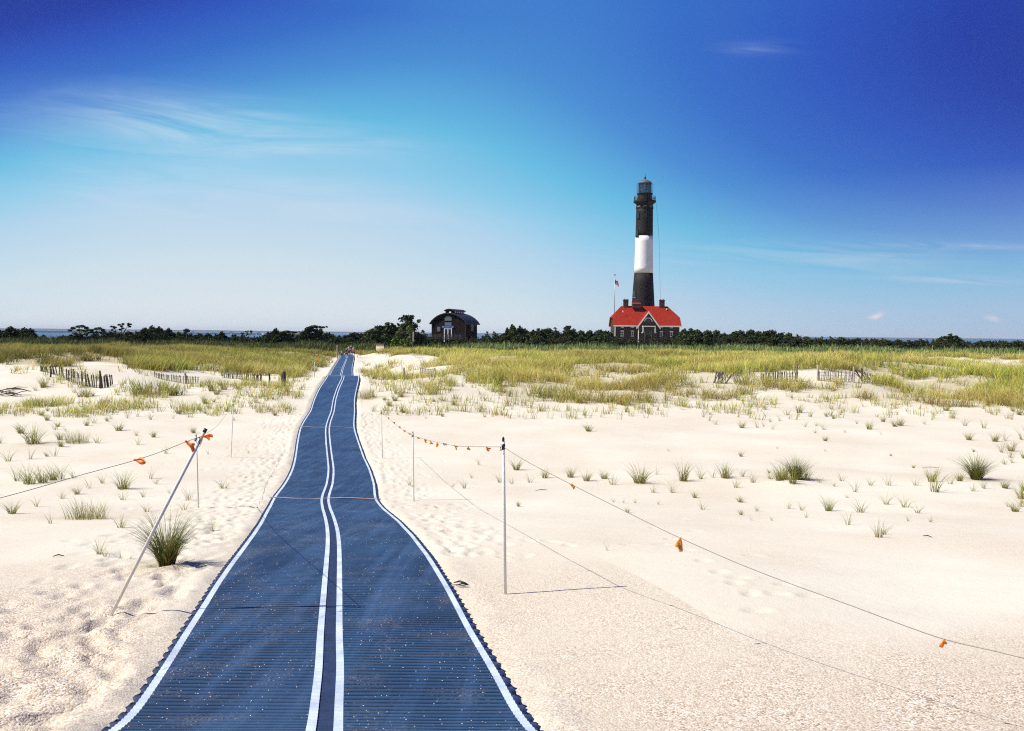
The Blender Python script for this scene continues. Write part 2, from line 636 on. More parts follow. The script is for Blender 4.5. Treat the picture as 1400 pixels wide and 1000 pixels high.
# thatch between the grass
lit = k.mix(k.ramp(k.noise(pos, 1.1, 6.0, 0.65), [(0.35, 0.0), (0.65, 1.0)]), (0.22, 0.19, 0.06), (0.42, 0.34, 0.16))
base = k.mix(k.m('MULTIPLY', k.m('MULTIPLY', ag, 0.8), k.ramp(k.noise(pos, 0.9, 5.0, 0.7), [(0.3, 1.0), (0.75, 0.55)])), base, lit)
b = k.n('ShaderNodeBsdfPrincipled')
k.l(base, b.inputs['Base Color'])
b.inputs['Roughness'].default_value = 0.92
b.inputs['Specular IOR Level'].default_value = 0.15
h = k.m('ADD', k.m('MULTIPLY', k.noise(pos, 9.0, 4.0, 0.6), 0.010), k.m('MULTIPLY', k.noise(pos, 45.0, 3.0, 0.65), 0.006))
h = k.m('ADD', h, k.m('MULTIPLY', k.m('MULTIPLY', vo.outputs['Distance'], ac), -0.006))
bn = k.n('ShaderNodeBump')
bn.inputs['Strength'].default_value = 0.8
bn.inputs['Distance'].default_value = 1.0
k.l(h, bn.inputs['Height'])
k.l(bn.outputs[0], b.inputs['Normal'])
k.l(b.outputs[0], k.n('ShaderNodeOutputMaterial').inputs[0])
MAT['sand'] = m

# ------------------------------------------------------------------ sand ground
rng = np.random.default_rng(11)
GRASS_POLYS = [   # picture outlines of the dune grass, with cover 0..1
    (1.0, [(-60, 470), (-60, 500), (34, 501), (70, 499), (120, 497), (165, 499), (205, 505), (250, 508), (330, 511), (400, 513), (425, 508), (440, 500), (452, 493), (459, 487), (463, 481), (440, 470)]),
    (0.9, [(498, 480), (500, 484), (560, 486), (600, 488), (640, 488), (1440, 490), (1440, 470), (500, 470)]),
    (0.45, [(596, 488), (608, 500), (640, 515), (670, 528), (760, 530), (1010, 522), (1040, 500), (1040, 487)]),
    (0.85, [(690, 488), (670, 500), (700, 512), (1010, 505), (1040, 488)]),
    (0.85, [(880, 488), (860, 502), (960, 504), (1040, 510), (1110, 508), (1190, 510), (1240, 516), (1440, 522), (1440, 515), (1270, 505), (1235, 495), (1260, 490)]),
    (0.9, [(1150, 486), (1150, 500), (1200, 508), (1250, 512), (1290, 510), (1250, 495), (1235, 486)]),
    (0.85, [(1190, 524), (1230, 519), (1440, 517), (1440, 545), (1300, 540), (1230, 536)]),
    (0.4, [(1120, 535), (1190, 526), (1230, 535), (1300, 541), (1440, 545), (1440, 558), (1290, 556), (1200, 550)]),
    (0.30, [(640, 520), (690, 530), (760, 530), (1020, 520), (1040, 530), (1010, 545), (930, 552), (800, 553), (700, 548), (660, 534)]),
    (0.5, [(690, 526), (730, 536), (1010, 530), (1040, 522), (900, 520)]),
    (0.35, [(1035, 524), (1190, 524), (1190, 532), (1040, 535)]),
    (0.28, [(1245, 488), (1250, 500), (1440, 515), (1440, 498), (1366, 500), (1300, 495)]),
    (0.12, [(500, 500), (610, 500), (640, 520), (610, 540), (540, 545), (497, 528)]),
]


def inpoly(px, py, poly):
    r = np.zeros(px.shape, bool)
    n = len(poly)
    for i in range(n):
        x1, y1 = poly[i]
        x2, y2 = poly[(i+1) % n]
        if y1 == y2:
            continue
        c = (y1 > py) != (y2 > py)
        r ^= c & (px < (x2-x1)*(py-y1)/(y2-y1)+x1)
    return r


def cover(X, Y, Z):
    px, py = project(X, Y, Z)
    px = px+14*fbm(np.asarray(X)/4.0+5, np.asarray(Y)/5.0, 3)
    py = py+7*fbm(np.asarray(X)/2.6+60, np.asarray(Y)/4.0+3, 3)
    c = np.zeros(np.shape(X))
    for v, poly in GRASS_POLYS:
        c = np.maximum(c, v*inpoly(px, py, poly))
    out = (np.abs(px-700) > 735) & (Y > 60)
    c = np.where(out, 0.8, c)
    c = np.where(Y > 152, np.maximum(c, 0.9), c)
    return c*(np.abs(X-matX(Y)) > 1.6)*(Y > 30)


def axis(fine0, fine1, step, grow, lim0, lim1):
    a = list(np.arange(fine0, fine1, step))
    s, v = step, a[-1]
    while v < lim1:
        s *= grow
        v += s
        a.append(v)
    s, v, lo = step, a[0], []
    while v > lim0:
        s *= grow
        v -= s
        lo.append(v)
    return np.array(lo[::-1]+a)


U = axis(-7.5, 8.5, 0.045, 1.055, -900, 900)
Yr = [3.6]
while Yr[-1] < 1150:
    Yr.append(Yr[-1]+max(0.035, Yr[-1]*0.0062) if Yr[-1] < 200 else Yr[-1]*1.02)
back, v, s_ = [], 3.6, 0.04
while v > -120:
    s_ *= 1.12
    v -= s_
    back.append(v)
Yr = np.array(back[::-1]+Yr)
UU, YY = np.meshgrid(U, Yr)
XX = UU+matX(YY)
ZZ = ter(XX, YY)
AU = np.abs(UU)


def stamp(u, y, depth, ln, wd, ang, rim=0.35):
    i0, i1 = np.searchsorted(Yr, [y-ln*1.6, y+ln*1.6])
    j0, j1 = np.searchsorted(U, [u-ln*1.6, u+ln*1.6])
    if i1 <= i0+1 or j1 <= j0+1:
        return
    a, b_ = UU[i0:i1, j0:j1]-u, YY[i0:i1, j0:j1]-y
    p = (a*math.cos(ang)+b_*math.sin(ang))/(ln/2)
    q = (-a*math.sin(ang)+b_*math.cos(ang))/(wd/2)
    r2 = p*p+q*q
    ZZ[i0:i1, j0:j1] += depth*(-np.exp(-r2**1.5)+rim*np.exp(-(np.sqrt(r2)-1.45)**2/0.12))


for _ in range(1500):       # footprints trodden along both sides of the mat
    side = rng.choice([-1, 1], p=[0.62, 0.38])
    y = 4+38*rng.random()**1.2
    if side > 0 and y < 10:
        continue
    u = side*(1.42+abs(rng.normal(0, 0.8 if side < 0 else 0.6)))
    stamp(u, y, rng.uniform(0.014, 0.034), rng.uniform(0.24, 0.34), rng.uniform(0.11, 0.18), PI/2+rng.normal(0, 0.5))
for _ in range(45):        # trampled corner on the left
    stamp(-1.3-3.2*rng.random(), 4+3.2*rng.random(), rng.uniform(0.006, 0.014), rng.uniform(0.22, 0.34), rng.uniform(0.12, 0.2), rng.normal(0.3, 0.5))
for k_ in range(7):         # one trail over the open sand on the right
    p_ = hit(895+k_*22, 722+k_*15)
    stamp(p_[0]-float(matX(p_[1])), p_[1], 0.022, 0.28, 0.13, 0.9)
for px, py in [(930, 735), (1030, 760), (1150, 722), (1225, 722), (1010, 790), (1060, 812), (1075, 800), (1035, 835), (860, 745), (905, 745), (950, 726), (1108, 815)]:
    p_ = hit(px, py)
    stamp(p_[0]-float(matX(p_[1])), p_[1], 0.024, 0.26, 0.12, 0.3)
for _ in range(110):
    y = 9+35*rng.random()
    stamp(rng.uniform(-14, 20), y, rng.uniform(0.008, 0.02), 0.3, 0.15, rng.uniform(0, 3))
soft = np.clip((AU-1.0)/0.45, 0, 1)
ZZ -= (1-soft)*(0.05+np.clip(YY-20, 0, 80)*0.0035)
ZZ += np.where((AU > 1.0) & (AU < 1.9), 0.075*np.exp(-((AU-1.32)/0.13)**2)*np.clip(vnoise(UU*0.4+5, YY*0.9)*0.7+vnoise(UU*2, YY*3.1)*0.6-0.45, 0, 1), 0)
# coarse shell grit in the foreground, fine sand elsewhere
edge = 6.9+0.9*fbm(XX/3.0, YY/3.0, 3)+np.where(UU > 5, (UU-5)*0.55, 0)
edge = np.where(UU < -1, 9.0+1.2*fbm(XX/2, YY/2, 3), edge)
edge = edge+0.5*fbm(XX*1.6, YY*1.6, 3)
coarse = np.clip((edge+0.4-YY)/1.9, 0, 1)*np.clip((AU-1.3)/0.8+0.55, 0, 1)
coarse = np.where((UU > 1.2) & (UU < 3.2), np.maximum(coarse, 0.7*np.clip((10.5-YY)/2, 0, 1)), coarse)
ladder = np.clip(vnoise(XX*0.6+9, YY*0.5)*1.8-0.5, 0, 1)
coarse = np.maximum(coarse*(0.75+0.25*ladder), 0.22*ladder*(YY < 60))
litter = cover(XX, YY, ZZ)
for px, py, rr_ in [(228, 772, 0.33), (1335, 656, 0.5), (1082, 656, 0.6), (118, 708, 0.5), (875, 661, 0.25), (934, 658, 0.25), (45, 607, 0.5), (213, 541, 1.2), (300, 536, 1.2), (500, 545, 1.0)]:
    p_ = hit(px, py)
    litter = np.maximum(litter, 0.75*np.exp(-((XX-p_[0])/rr_)**2-((YY-p_[1])/rr_)**2)*(0.4+vnoise(XX*6, YY*6)))
nr, nc = UU.shape
idx = np.arange(nr*nc).reshape(nr, nc)
quads = np.stack([idx[:-1, :-1], idx[:-1, 1:], idx[1:, 1:], idx[1:, :-1]], -1).reshape(-1, 4)
sand = mesh_np('sand', np.stack([XX, YY, ZZ], -1).reshape(-1, 3), quads, MAT['sand'], smooth=True, attrs={'coarse': coarse.ravel(), 'litter': litter.ravel()})
props(sand, 'pale windblown beach sand with footprints, shell grit and low dunes', 'sand', kind='structure')

# ------------------------------------------------------------------ bay water and far shores
m = bpy.data.materials.new('bay_water')
m.use_nodes = True
k = NT(m.node_tree)
geo = k.n('ShaderNodeNewGeometry')
b = k.n('ShaderNodeBsdfPrincipled')
b.inputs['Base Color'].default_value = (0.05, 0.13, 0.24, 1)
b.inputs['Roughness'].default_value = 0.35
bn = k.n('ShaderNodeBump')
bn.inputs['Strength'].default_value = 1.0
bn.inputs['Distance'].default_value = 1.5
k.l(k.noise(geo.outputs['Position'], 0.25, 4.0, 0.6), bn.inputs['Height'])
k.l(bn.outputs[0], b.inputs['Normal'])
k.l(b.outputs[0], k.n('ShaderNodeOutputMaterial').inputs[0])
wm = MB()
wm.add([(-9000, 330, -3.0), (9000, 330, -3.0), (14000, 16000, -3.0), (-14000, 16000, -3.0)], [(0, 1, 2, 3)])
props(wm.build('bay_water', m), 'blue bay water beyond the tree line', 'water', kind='structure')


def shore(name, Y0, depth, x0, x1, hfun, mat, label):
    xs = np.linspace(x0, x1, 700)
    prof = np.array([0, .06, .2, .5, .8, 1.0])
    hh = np.array([0, .55, .9, 1.0, .8, .0])
    Xg, Pg = np.meshgrid(xs, prof)
    Hg = np.repeat(hh[:, None], len(xs), 1)*hfun(Xg, Pg)
    co_ = np.stack([Xg, Y0+Pg*depth, -3.6+Hg], -1).reshape(-1, 3)
    ii = np.arange(co_.shape[0]).reshape(Xg.shape)
    q = np.stack([ii[:-1, :-1], ii[:-1, 1:], ii[1:, 1:], ii[1:, :-1]], -1).reshape(-1, 4)
    return props(mesh_np(name, co_, q, mat, smooth=True), label, 'shore', kind='structure')


mfar = mat_basic('far_wooded_shore', (0.035, 0.055, 0.045), 0.95, 0.3, 0.01)
shore('far_shore', 8200, 900, -8500, 8500, lambda X, P: 13+5*fbm(X/420, P*3, 4)+2.5*(vnoise(X/60, P*9)-.5), mfar, 'low wooded far shore across the bay')
mnear = mat_basic('wooded_spit', (0.03, 0.045, 0.03), 0.95, 0.3, 0.02)
shore('wooded_spit', 1750, 130, -1150, -330, lambda X, P: np.clip(np.minimum((X+1150)/90, (-330-X)/120), 0, 1)*(3.4+2.2*fbm(X/45, P*3, 4)+1.2*(vnoise(X/7, P*9)-.5)), mnear, 'dark wooded spit lying in the bay on the left')
mhw = mat_basic('white_house_wall', (0.75, 0.73, 0.70), 0.7, 0.05)
mhr = mat_basic('grey_house_roof', (0.22, 0.20, 0.19), 0.8, 0.1)
EXTRA = []
hs = None
for i_, px in enumerate([214, 262, 266, 271, 283, 299, 316, 352, 358]):
    P = at(px, 456, 1742)
    if hs is None:
        hs = thing('far_house', 'tiny white house on the wooded spit across the bay', 'house', (P[0], 1742, -3.05), 0, 'white houses on the spit')
        MB().prism([(-3.5, 0), (3.5, 0), (3.5, 3.2), (0, 5.2), (-3.5, 3.2)], -4, 4).build('wall', mhw, hs)
        MB().add([(-4, -4.3, 3.1), (0, -4.3, 5.45), (4, -4.3, 3.1), (-4, 4.3, 3.1), (0, 4.3, 5.45), (4, 4.3, 3.1), (-4, -4.3, 2.85), (0, -4.3, 5.2), (4, -4.3, 2.85), (-4, 4.3, 2.85), (0, 4.3, 5.2), (4, 4.3, 2.85)],
                 [(0, 1, 4, 3), (1, 2, 5, 4), (6, 7, 10, 9), (7, 8, 11, 10), (0, 1, 7, 6), (1, 2, 8, 7), (3, 4, 10, 9), (4, 5, 11, 10)]).build('roof', mhr, hs)
        for x_ in (-1.6, 1.6):
            MB().box((x_, -4.02, 1.6), (0.9, 0.08, 1.3)).build('window', MAT['blackcap'], hs)
    else:
        copy_thing(hs, (P[0], 1742+(i_ % 3)*6, -3.05), 0.4*math.sin(i_*2.1), (1.0+0.3*math.sin(i_), 1, 0.9+0.2*math.cos(i_)))

# ------------------------------------------------------------------ the mat
m = bpy.data.materials.new('blue_mat_weave')
m.use_nodes = True
k = NT(m.node_tree)
geo = k.n('ShaderNodeNewGeometry')
pos = geo.outputs['Position']
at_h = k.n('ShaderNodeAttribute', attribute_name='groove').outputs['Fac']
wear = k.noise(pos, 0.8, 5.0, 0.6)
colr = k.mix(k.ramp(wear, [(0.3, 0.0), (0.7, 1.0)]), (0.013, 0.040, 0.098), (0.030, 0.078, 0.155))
colr = k.mix(k.m('MULTIPLY', at_h, 0.94), colr, (0.003, 0.007, 0.018))  # dark rib gaps, with the shade between ribs painted into the colour
mpx = k.n('ShaderNodeMapping')
mpx.inputs['Scale'].default_value = (6.0, 0.35, 1)
k.l(pos, mpx.inputs[0])
colr = k.mix(k.ramp(k.noise(mpx.outputs[0], 1.0, 4.0), [(0.45, 0.0), (0.8, 0.5)]), colr, (0.055, 0.125, 0.26))
# sand lodged in the grooves, and loose grains
dust = k.ramp(k.noise(pos, 2.4, 6.0, 0.68), [(0.50, 0.0), (0.72, 1.0)])
gr = k.ramp(k.noise(pos, 70.0, 3.0, 0.75), [(0.48, 0.0), (0.66, 1.0)])
df = k.m('MULTIPLY', k.m('MULTIPLY', dust, gr), k.m('MULTIPLY_ADD', at_h, 0.75, 0.15))
colr = k.mix(k.m('MULTIPLY', df, 0.75), colr, (0.50, 0.42, 0.33))
vv = k.n('ShaderNodeTexVoronoi', feature='F1')
vv.inputs['Scale'].default_value = 62.0
k.l(pos, vv.inputs['Vector'])
vc = k.n('ShaderNodeSeparateColor')
k.l(vv.outputs['Color'], vc.inputs[0])
dn = k.ramp(k.noise(pos, 1.3, 3.0, 0.6), [(0.38, 0.98), (0.70, 0.86)])
spk = k.m('MULTIPLY', k.m('LESS_THAN', vv.outputs['Distance'], 0.22), k.m('GREATER_THAN', vc.outputs[0], dn))
colr = k.mix(spk, colr, (0.72, 0.66, 0.58))
drift = k.ramp(k.noise(pos, 0.55, 7.0, 0.72), [(0.56, 0.0), (0.80, 0.55)])
colr = k.mix(k.m('MULTIPLY', drift, k.m('MULTIPLY_ADD', gr, 0.7, 0.3)), colr, (0.30, 0.29, 0.27))
b = k.n('ShaderNodeBsdfPrincipled')
k.l(colr, b.inputs['Base Color'])
b.inputs['Roughness'].default_value = 0.55
b.inputs['Specular IOR Level'].default_value = 0.35
bn = k.n('ShaderNodeBump')
bn.inputs['Strength'].default_value = 0.35
bn.inputs['Distance'].default_value = 0.004
k.l(k.noise(pos, 180.0, 2.0), bn.inputs['Height'])
k.l(bn.outputs[0], b.inputs['Normal'])
k.l(b.outputs[0], k.n('ShaderNodeOutputMaterial').inputs[0])
MAT['mat'] = m
MAT['matwhite'] = mat_basic('white_mat_stripe', (0.50, 0.58, 0.68), 0.65, 0.26, 3.5, 0.2, 120)
MAT['matedge'] = mat_basic('navy_mat_edging', (0.016, 0.032, 0.085), 0.6, 0.3, 10, 0.2, 120)
MAT['seam'] = mat_basic('rusty_seam_bar', (0.40, 0.32, 0.29), 0.7, 0.35, 3)

matroot = thing('beach_access_mat', 'long blue ribbed beach access mat with white stripes running to the lighthouse', 'mat', (0, 0, 0))
RIB = 0.066
SEAMS = [-1.5, float(np.interp(684, [662, 684][::1], [21.3, 18.4])), 35.4, 62.0, 104.0, 150.0]
HALF = MATW/2
# lanes across: edge | stripe | panel | stripe | edge
lanes = [(-HALF, -0.035), (0.035, HALF)]


def strip(u0, u1, y0, y1, name, mat, parent, lift, rib=True, scal0=0.0, scal1=0.0, nu=2, thick=0.0, tilt=0.0):
    dyv = RIB/8 if y1 < 40 else (RIB/3 if y1 < 70 else 0.2)
    ny = int((y1-y0)/dyv)+1
    ys = np.linspace(y0, y1, ny)
    us = np.linspace(u0, u1, nu)
    Ug, Yg = np.meshgrid(us, ys)
    ph = Yg/RIB
    wv = 0.004*np.sin(2*PI*Yg/1.7)
    Ue = Ug.copy()
    if scal0:
        Ue[:, 0] += scal0*np.abs(np.sin(PI*ys/0.17))
    if scal1:
        Ue[:, -1] -= scal1*np.abs(np.sin(PI*ys/0.17))
    amp = 0.007 if rib else 0.0
    g = 0.5-0.5*np.cos(2*PI*ph)
    z = pZ(Yg)+lift+amp*(np.abs(np.sin(PI*ph))-0.6)
    z += 0.010*fbm(Ug*1.2+3, Yg*0.8, 2)
    if scal0 or scal1:
        edgecol = 0 if scal0 else -1
        z[:, edgecol] += 0.012*np.sin(2*PI*ys/0.17)-0.006
    X = matX(Yg)+Ue
    co_ = np.stack([X, Yg, z], -1).reshape(-1, 3)
    ii = np.arange(ny*nu).reshape(ny, nu)
    q = np.stack([ii[:-1, :-1], ii[:-1, 1:], ii[1:, 1:], ii[1:, :-1]], -1).reshape(-1, 4)
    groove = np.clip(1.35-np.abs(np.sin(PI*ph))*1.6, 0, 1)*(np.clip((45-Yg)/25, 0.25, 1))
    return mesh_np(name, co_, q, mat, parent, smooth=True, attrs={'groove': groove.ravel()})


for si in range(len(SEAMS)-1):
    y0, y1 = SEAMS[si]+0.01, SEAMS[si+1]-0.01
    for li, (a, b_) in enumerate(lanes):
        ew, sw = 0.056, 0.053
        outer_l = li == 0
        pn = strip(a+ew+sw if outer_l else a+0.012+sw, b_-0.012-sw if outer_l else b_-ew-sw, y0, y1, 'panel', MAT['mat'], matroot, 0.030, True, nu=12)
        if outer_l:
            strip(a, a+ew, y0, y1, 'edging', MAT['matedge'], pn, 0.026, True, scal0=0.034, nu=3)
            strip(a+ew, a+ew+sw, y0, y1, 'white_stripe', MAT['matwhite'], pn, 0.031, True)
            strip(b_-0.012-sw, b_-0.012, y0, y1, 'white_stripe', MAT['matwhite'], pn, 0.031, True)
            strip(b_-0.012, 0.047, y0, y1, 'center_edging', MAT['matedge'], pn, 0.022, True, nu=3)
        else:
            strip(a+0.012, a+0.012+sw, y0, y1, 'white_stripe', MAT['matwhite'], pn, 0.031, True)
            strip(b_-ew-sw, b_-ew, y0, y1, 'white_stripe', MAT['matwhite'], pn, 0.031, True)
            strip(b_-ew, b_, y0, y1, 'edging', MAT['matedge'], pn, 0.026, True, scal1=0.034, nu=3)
for sy in SEAMS[1:-1]:
    sb = MB()
    if sy > 10:
        pts = [(float(matX(sy))+u_, sy+0.03*math.sin(u_*2.3+sy), float(pZ(sy))+0.040+0.012*math.sin(u_*4)) for u_ in np.linspace(-HALF-0.03, HALF+0.02, 14)]
        sb.tube(pts, 0.013, 6)
        sb.build('seam_bar', MAT['seam'], matroot, True)
    else:
        pts = [(float(matX(sy))+u_, sy+0.03*math.sin(u_*1.3), float(pZ(sy))+0.034) for u_ in np.linspace(-0.85, 0.55, 14)]
        sb.tube(pts, 0.008, 6)
        sb.build('seam_bar', MAT['matedge'], matroot, True)

# ------------------------------------------------------------------ beach grass


def blades(base, az, ln, wid, bend, col, seg=2, tipcol=None):
    """arrays of grass blades -> coords, faces, tint.  base (n,3)"""
    n = len(base)
    dx_, dy_ = np.cos(az), np.sin(az)
    sx, sy = -dy_, dx_
    k_ = 2*seg+1
    co_ = np.zeros((n, k_, 3), np.float32)
    tn = np.zeros((n, k_, 3), np.float32)
    tipcol = col if tipcol is None else tipcol
    tw = np.random.default_rng(n).random(n)*1.2
    sx, sy = sx*np.cos(tw)+dx_*np.sin(tw), sy*np.cos(tw)+dy_*np.sin(tw)
    for i in range(seg+1):
        tt = i/seg
        hz = ln*(tt-0.35*bend*tt**2.2)
        ho = ln*bend*(0.25*tt+0.75*tt**2)
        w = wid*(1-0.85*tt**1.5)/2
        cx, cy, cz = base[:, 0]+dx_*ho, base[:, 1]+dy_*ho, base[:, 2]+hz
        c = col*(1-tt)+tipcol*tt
        if i < seg:
            for s2, kk in ((-1, 2*i), (1, 2*i+1)):
                co_[:, kk] = np.stack([cx+s2*sx*w, cy+s2*sy*w, cz], -1)
                tn[:, kk] = c
        else:
            co_[:, 2*seg] = np.stack([cx, cy, cz], -1)
            tn[:, 2*seg] = c
    b0 = np.arange(n)[:, None]*k_
    fs = []
    if seg > 1:
        fs.append(np.concatenate([b0+np.array([[2*i, 2*i+1, 2*i+3, 2*i+2]]) for i in range(seg-1)], 0))
    fs.append(b0+np.array([[2*seg-2, 2*seg-1, 2*seg]]))
    return co_.reshape(-1, 3), fs, tn.reshape(-1, 3)


G_OLIVE = np.array([0.47, 0.46, 0.09])
G_GREEN = np.array([0.28, 0.39, 0.07])
G_STRAW = np.array([0.62, 0.48, 0.19])
G_BROWN = np.array([0.23, 0.14, 0.06])


def gcol(r, n, wg=0.35, ws=0.25, wb=0.06):
    p = r.random(n)[:, None]
    c = np.where(p < wg, G_GREEN, np.where(p < wg+ws, G_STRAW, np.where(p < wg+ws+wb, G_BROWN, G_OLIVE)))
    return c*(0.75+0.5*r.random((n, 1)))


def field(name, label, n, regionfun, lenr, widk, wg, ws, seed, seg=2, bend=(0.25, 0.8), kind='stuff', patch=True, fan=0.75):
    r = np.random.default_rng(seed)
    base, ctr = regionfun(r, n)                     # ctr: the tuft each blade belongs to
    n = len(base)
    d = base[:, 1]
    th = vnoise(ctr[:, 0]*7.7+3, ctr[:, 1]*7.7)      # one random number per tuft
    th2 = vnoise(ctr[:, 0]*9.1+70, ctr[:, 1]*8.3+9)
    ln = r.uniform(lenr[0], lenr[1], n)*(0.7+0.45*vnoise(ctr[:, 0]/3, ctr[:, 1]/3)+0.45*th)
    wid = np.maximum(0.012, widk*d)*r.uniform(0.6, 1.4, n)
    out = np.arctan2(base[:, 1]-ctr[:, 1], base[:, 0]-ctr[:, 0])
    az = np.where(r.random(n) < 0.65, out+r.normal(0, 0.5, n), r.normal(0.15, 0.9, n))
    c = gcol(r, n, wg, ws)
    if patch:
        pt = np.clip(vnoise(ctr[:, 0]/6+50, ctr[:, 1]/7+50)*2.2-0.6, 0, 1)[:, None]
        c = c*(1-0.4*pt)+0.4*pt*G_STRAW
        pg = np.clip(vnoise(ctr[:, 0]/9+150, ctr[:, 1]/12+20)*3.0-2.0, 0, 1)[:, None]
        c = c*(1-0.5*pg)+0.5*pg*G_BROWN
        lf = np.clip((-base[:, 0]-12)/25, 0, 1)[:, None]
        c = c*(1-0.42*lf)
    c = c*(0.70+0.80*th[:, None])
    brown = (th2 > 0.85)[:, None]
    c = np.where(brown, 0.5*c+0.5*G_BROWN*0.8, c)
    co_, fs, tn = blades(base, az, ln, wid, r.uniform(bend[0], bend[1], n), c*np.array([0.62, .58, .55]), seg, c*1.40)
    return props(mesh_np(name, co_, fs, MAT['grass'], tint=tn), label, 'grass', kind=kind)


def wedge(r, n, y0, y1, xm=0.66):
    Y = np.exp(r.uniform(math.log(y0), math.log(y1), n))
    X = r.uniform(-xm, xm, n)*Y
    return X, Y


def dune_grass_region(r, n):
    K_ = 22
    nt_ = n//K_
    X, Y = wedge(r, nt_*4, 40, 158)
    c = cover(X, Y, ter(X, Y))
    c = c*np.clip(0.40+2.0*(fbm(X/3.2, Y/3.6, 3)+0.06), 0.04, 1.0)
    kk = r.random(len(X)) < c
    X, Y = X[kk][:nt_], Y[kk][:nt_]
    sc = (0.07+0.0022*Y)*r.uniform(0.6, 1.5, len(X))
    cx_, cy_ = np.repeat(X, K_), np.repeat(Y, K_)
    X = cx_+r.normal(0, 1, len(cx_))*np.repeat(sc, K_)
    Y = cy_+r.normal(0, 1, len(cy_))*np.repeat(sc, K_)
    kk = np.abs(X-matX(Y)) > 1.5
    X, Y = X[kk], Y[kk]
    return np.stack([X, Y, ter(X, Y)-0.03], -1), np.stack([cx_[kk], cy_[kk]], -1)


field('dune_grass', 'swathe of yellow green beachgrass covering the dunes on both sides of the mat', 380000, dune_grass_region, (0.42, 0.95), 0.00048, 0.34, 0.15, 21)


def reed_region(r, n):
    X, Y = wedge(r, n, 150, 188)
    px, py = project(X, Y, ter(X, Y))
    edge_ = 150+10*fbm(X/14, Y*0+3, 3)+np.where(px < 470, -6, 4)
    kk = (Y > edge_) & ((px < 480) | (px > 520) | (Y > 158))
    X, Y = X[kk], Y[kk]
    return np.stack([X, Y, ter(X, Y)-0.03], -1)


def reed_field():
    r = np.random.default_rng(33)
    base = reed_region(r, 90000)
    n = len(base)
    ln = r.uniform(0.9, 2.0, n)*(0.45+0.9*vnoise(base[:, 0]/5, base[:, 1]/6))
    c = np.where(r.random(n)[:, None] < 0.72, np.array([0.15, 0.215, 0.07]), np.array([0.33, 0.34, 0.13]))*(0.5+1.0*r.random((n, 1)))
    dull = np.clip((-base[:, 0]-5)/35, 0, 0.75)[:, None]
    c = c*(1-dull)+dull*np.array([0.075, 0.085, 0.025])*(0.6+0.8*r.random((n, 1)))
    co_, fs, tn = blades(base, r.normal(0.2, 1.2, n), ln, r.uniform(0.09, 0.20, n), r.uniform(0.1, 0.6, n), c*0.85, 2, c*1.1)
    return props(mesh_np('tall_reeds', co_, fs, MAT['leaf'], tint=tn), 'band of tall green reeds in front of the dark tree line', 'reeds', kind='stuff')


reed_field()


def tuft_mesh(name, n, height, spread, fan, seed, wid=0.009, straw=0.25, green=0.35, seg=3, dark=1.0):
    r = np.random.default_rng(seed)
    a = r.uniform(0, 2*PI, n)
    q = spread*np.sqrt(r.random(n))
    base = np.stack([q*np.cos(a), q*np.sin(a), np.full(n, -0.04)], -1)
    az = a+r.normal(0, 0.5, n)
    az = np.where(r.random(n) < 0.25, r.normal(0.2, 0.6, n), az)
    ln = height*r.uniform(0.5, 1.12, n)
    bend = np.clip(r.uniform(0.1, fan, n)+0.3*q/spread, 0.05, 1.0)
    c = gcol(r, n, green, straw, 0.05)*dark
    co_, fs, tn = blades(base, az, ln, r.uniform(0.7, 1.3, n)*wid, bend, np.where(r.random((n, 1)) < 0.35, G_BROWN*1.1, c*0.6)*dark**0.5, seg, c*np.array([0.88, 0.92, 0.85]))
    return mesh_np(name, co_, fs, MAT['grass'], tint=tn)


def free(o):
    me = o.data
    bpy.data.objects.remove(o)
    return me


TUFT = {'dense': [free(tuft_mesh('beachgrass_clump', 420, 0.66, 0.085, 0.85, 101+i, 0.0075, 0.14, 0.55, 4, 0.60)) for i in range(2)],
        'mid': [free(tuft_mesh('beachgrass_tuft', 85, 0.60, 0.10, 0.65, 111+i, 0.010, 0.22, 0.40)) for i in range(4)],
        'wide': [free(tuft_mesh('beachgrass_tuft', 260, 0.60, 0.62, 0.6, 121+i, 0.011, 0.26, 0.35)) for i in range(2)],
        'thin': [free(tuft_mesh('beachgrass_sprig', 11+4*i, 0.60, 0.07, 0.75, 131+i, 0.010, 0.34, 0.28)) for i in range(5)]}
NAMES = {'dense': 'beachgrass_clump', 'mid': 'beachgrass_tuft', 'wide': 'beachgrass_patch', 'thin': 'beachgrass_sprig'}
def _top(me):
    z_ = np.zeros(len(me.vertices)*3, np.float32)
    me.vertices.foreach_get('co', z_)
    return float(np.percentile(z_[2::3], 97))


HREF = {k_: [_top(me) for me in v] for k_, v in TUFT.items()}
trng = random.Random(5)


def tuft(px, py, hpx, typ, label, group=None, var=None, wide=1.0):
    P = hit(px, py)
    iv = trng.randrange(len(TUFT[typ])) if var is None else var
    me = TUFT[typ][iv]
    o = bpy.data.objects.new(NAMES[typ], me)
    COL.objects.link(o)
    k_ = hpx/FPX*P[1]/HREF[typ][iv]
    o.location = tuple(P)
    o.scale = (k_*wide, k_*wide, k_)
    o.rotation_euler = (0, 0, trng.uniform(0, 6.28) if typ != 'dense' else 0.4)
    props(o, label, 'grass tuft', group)
    return o


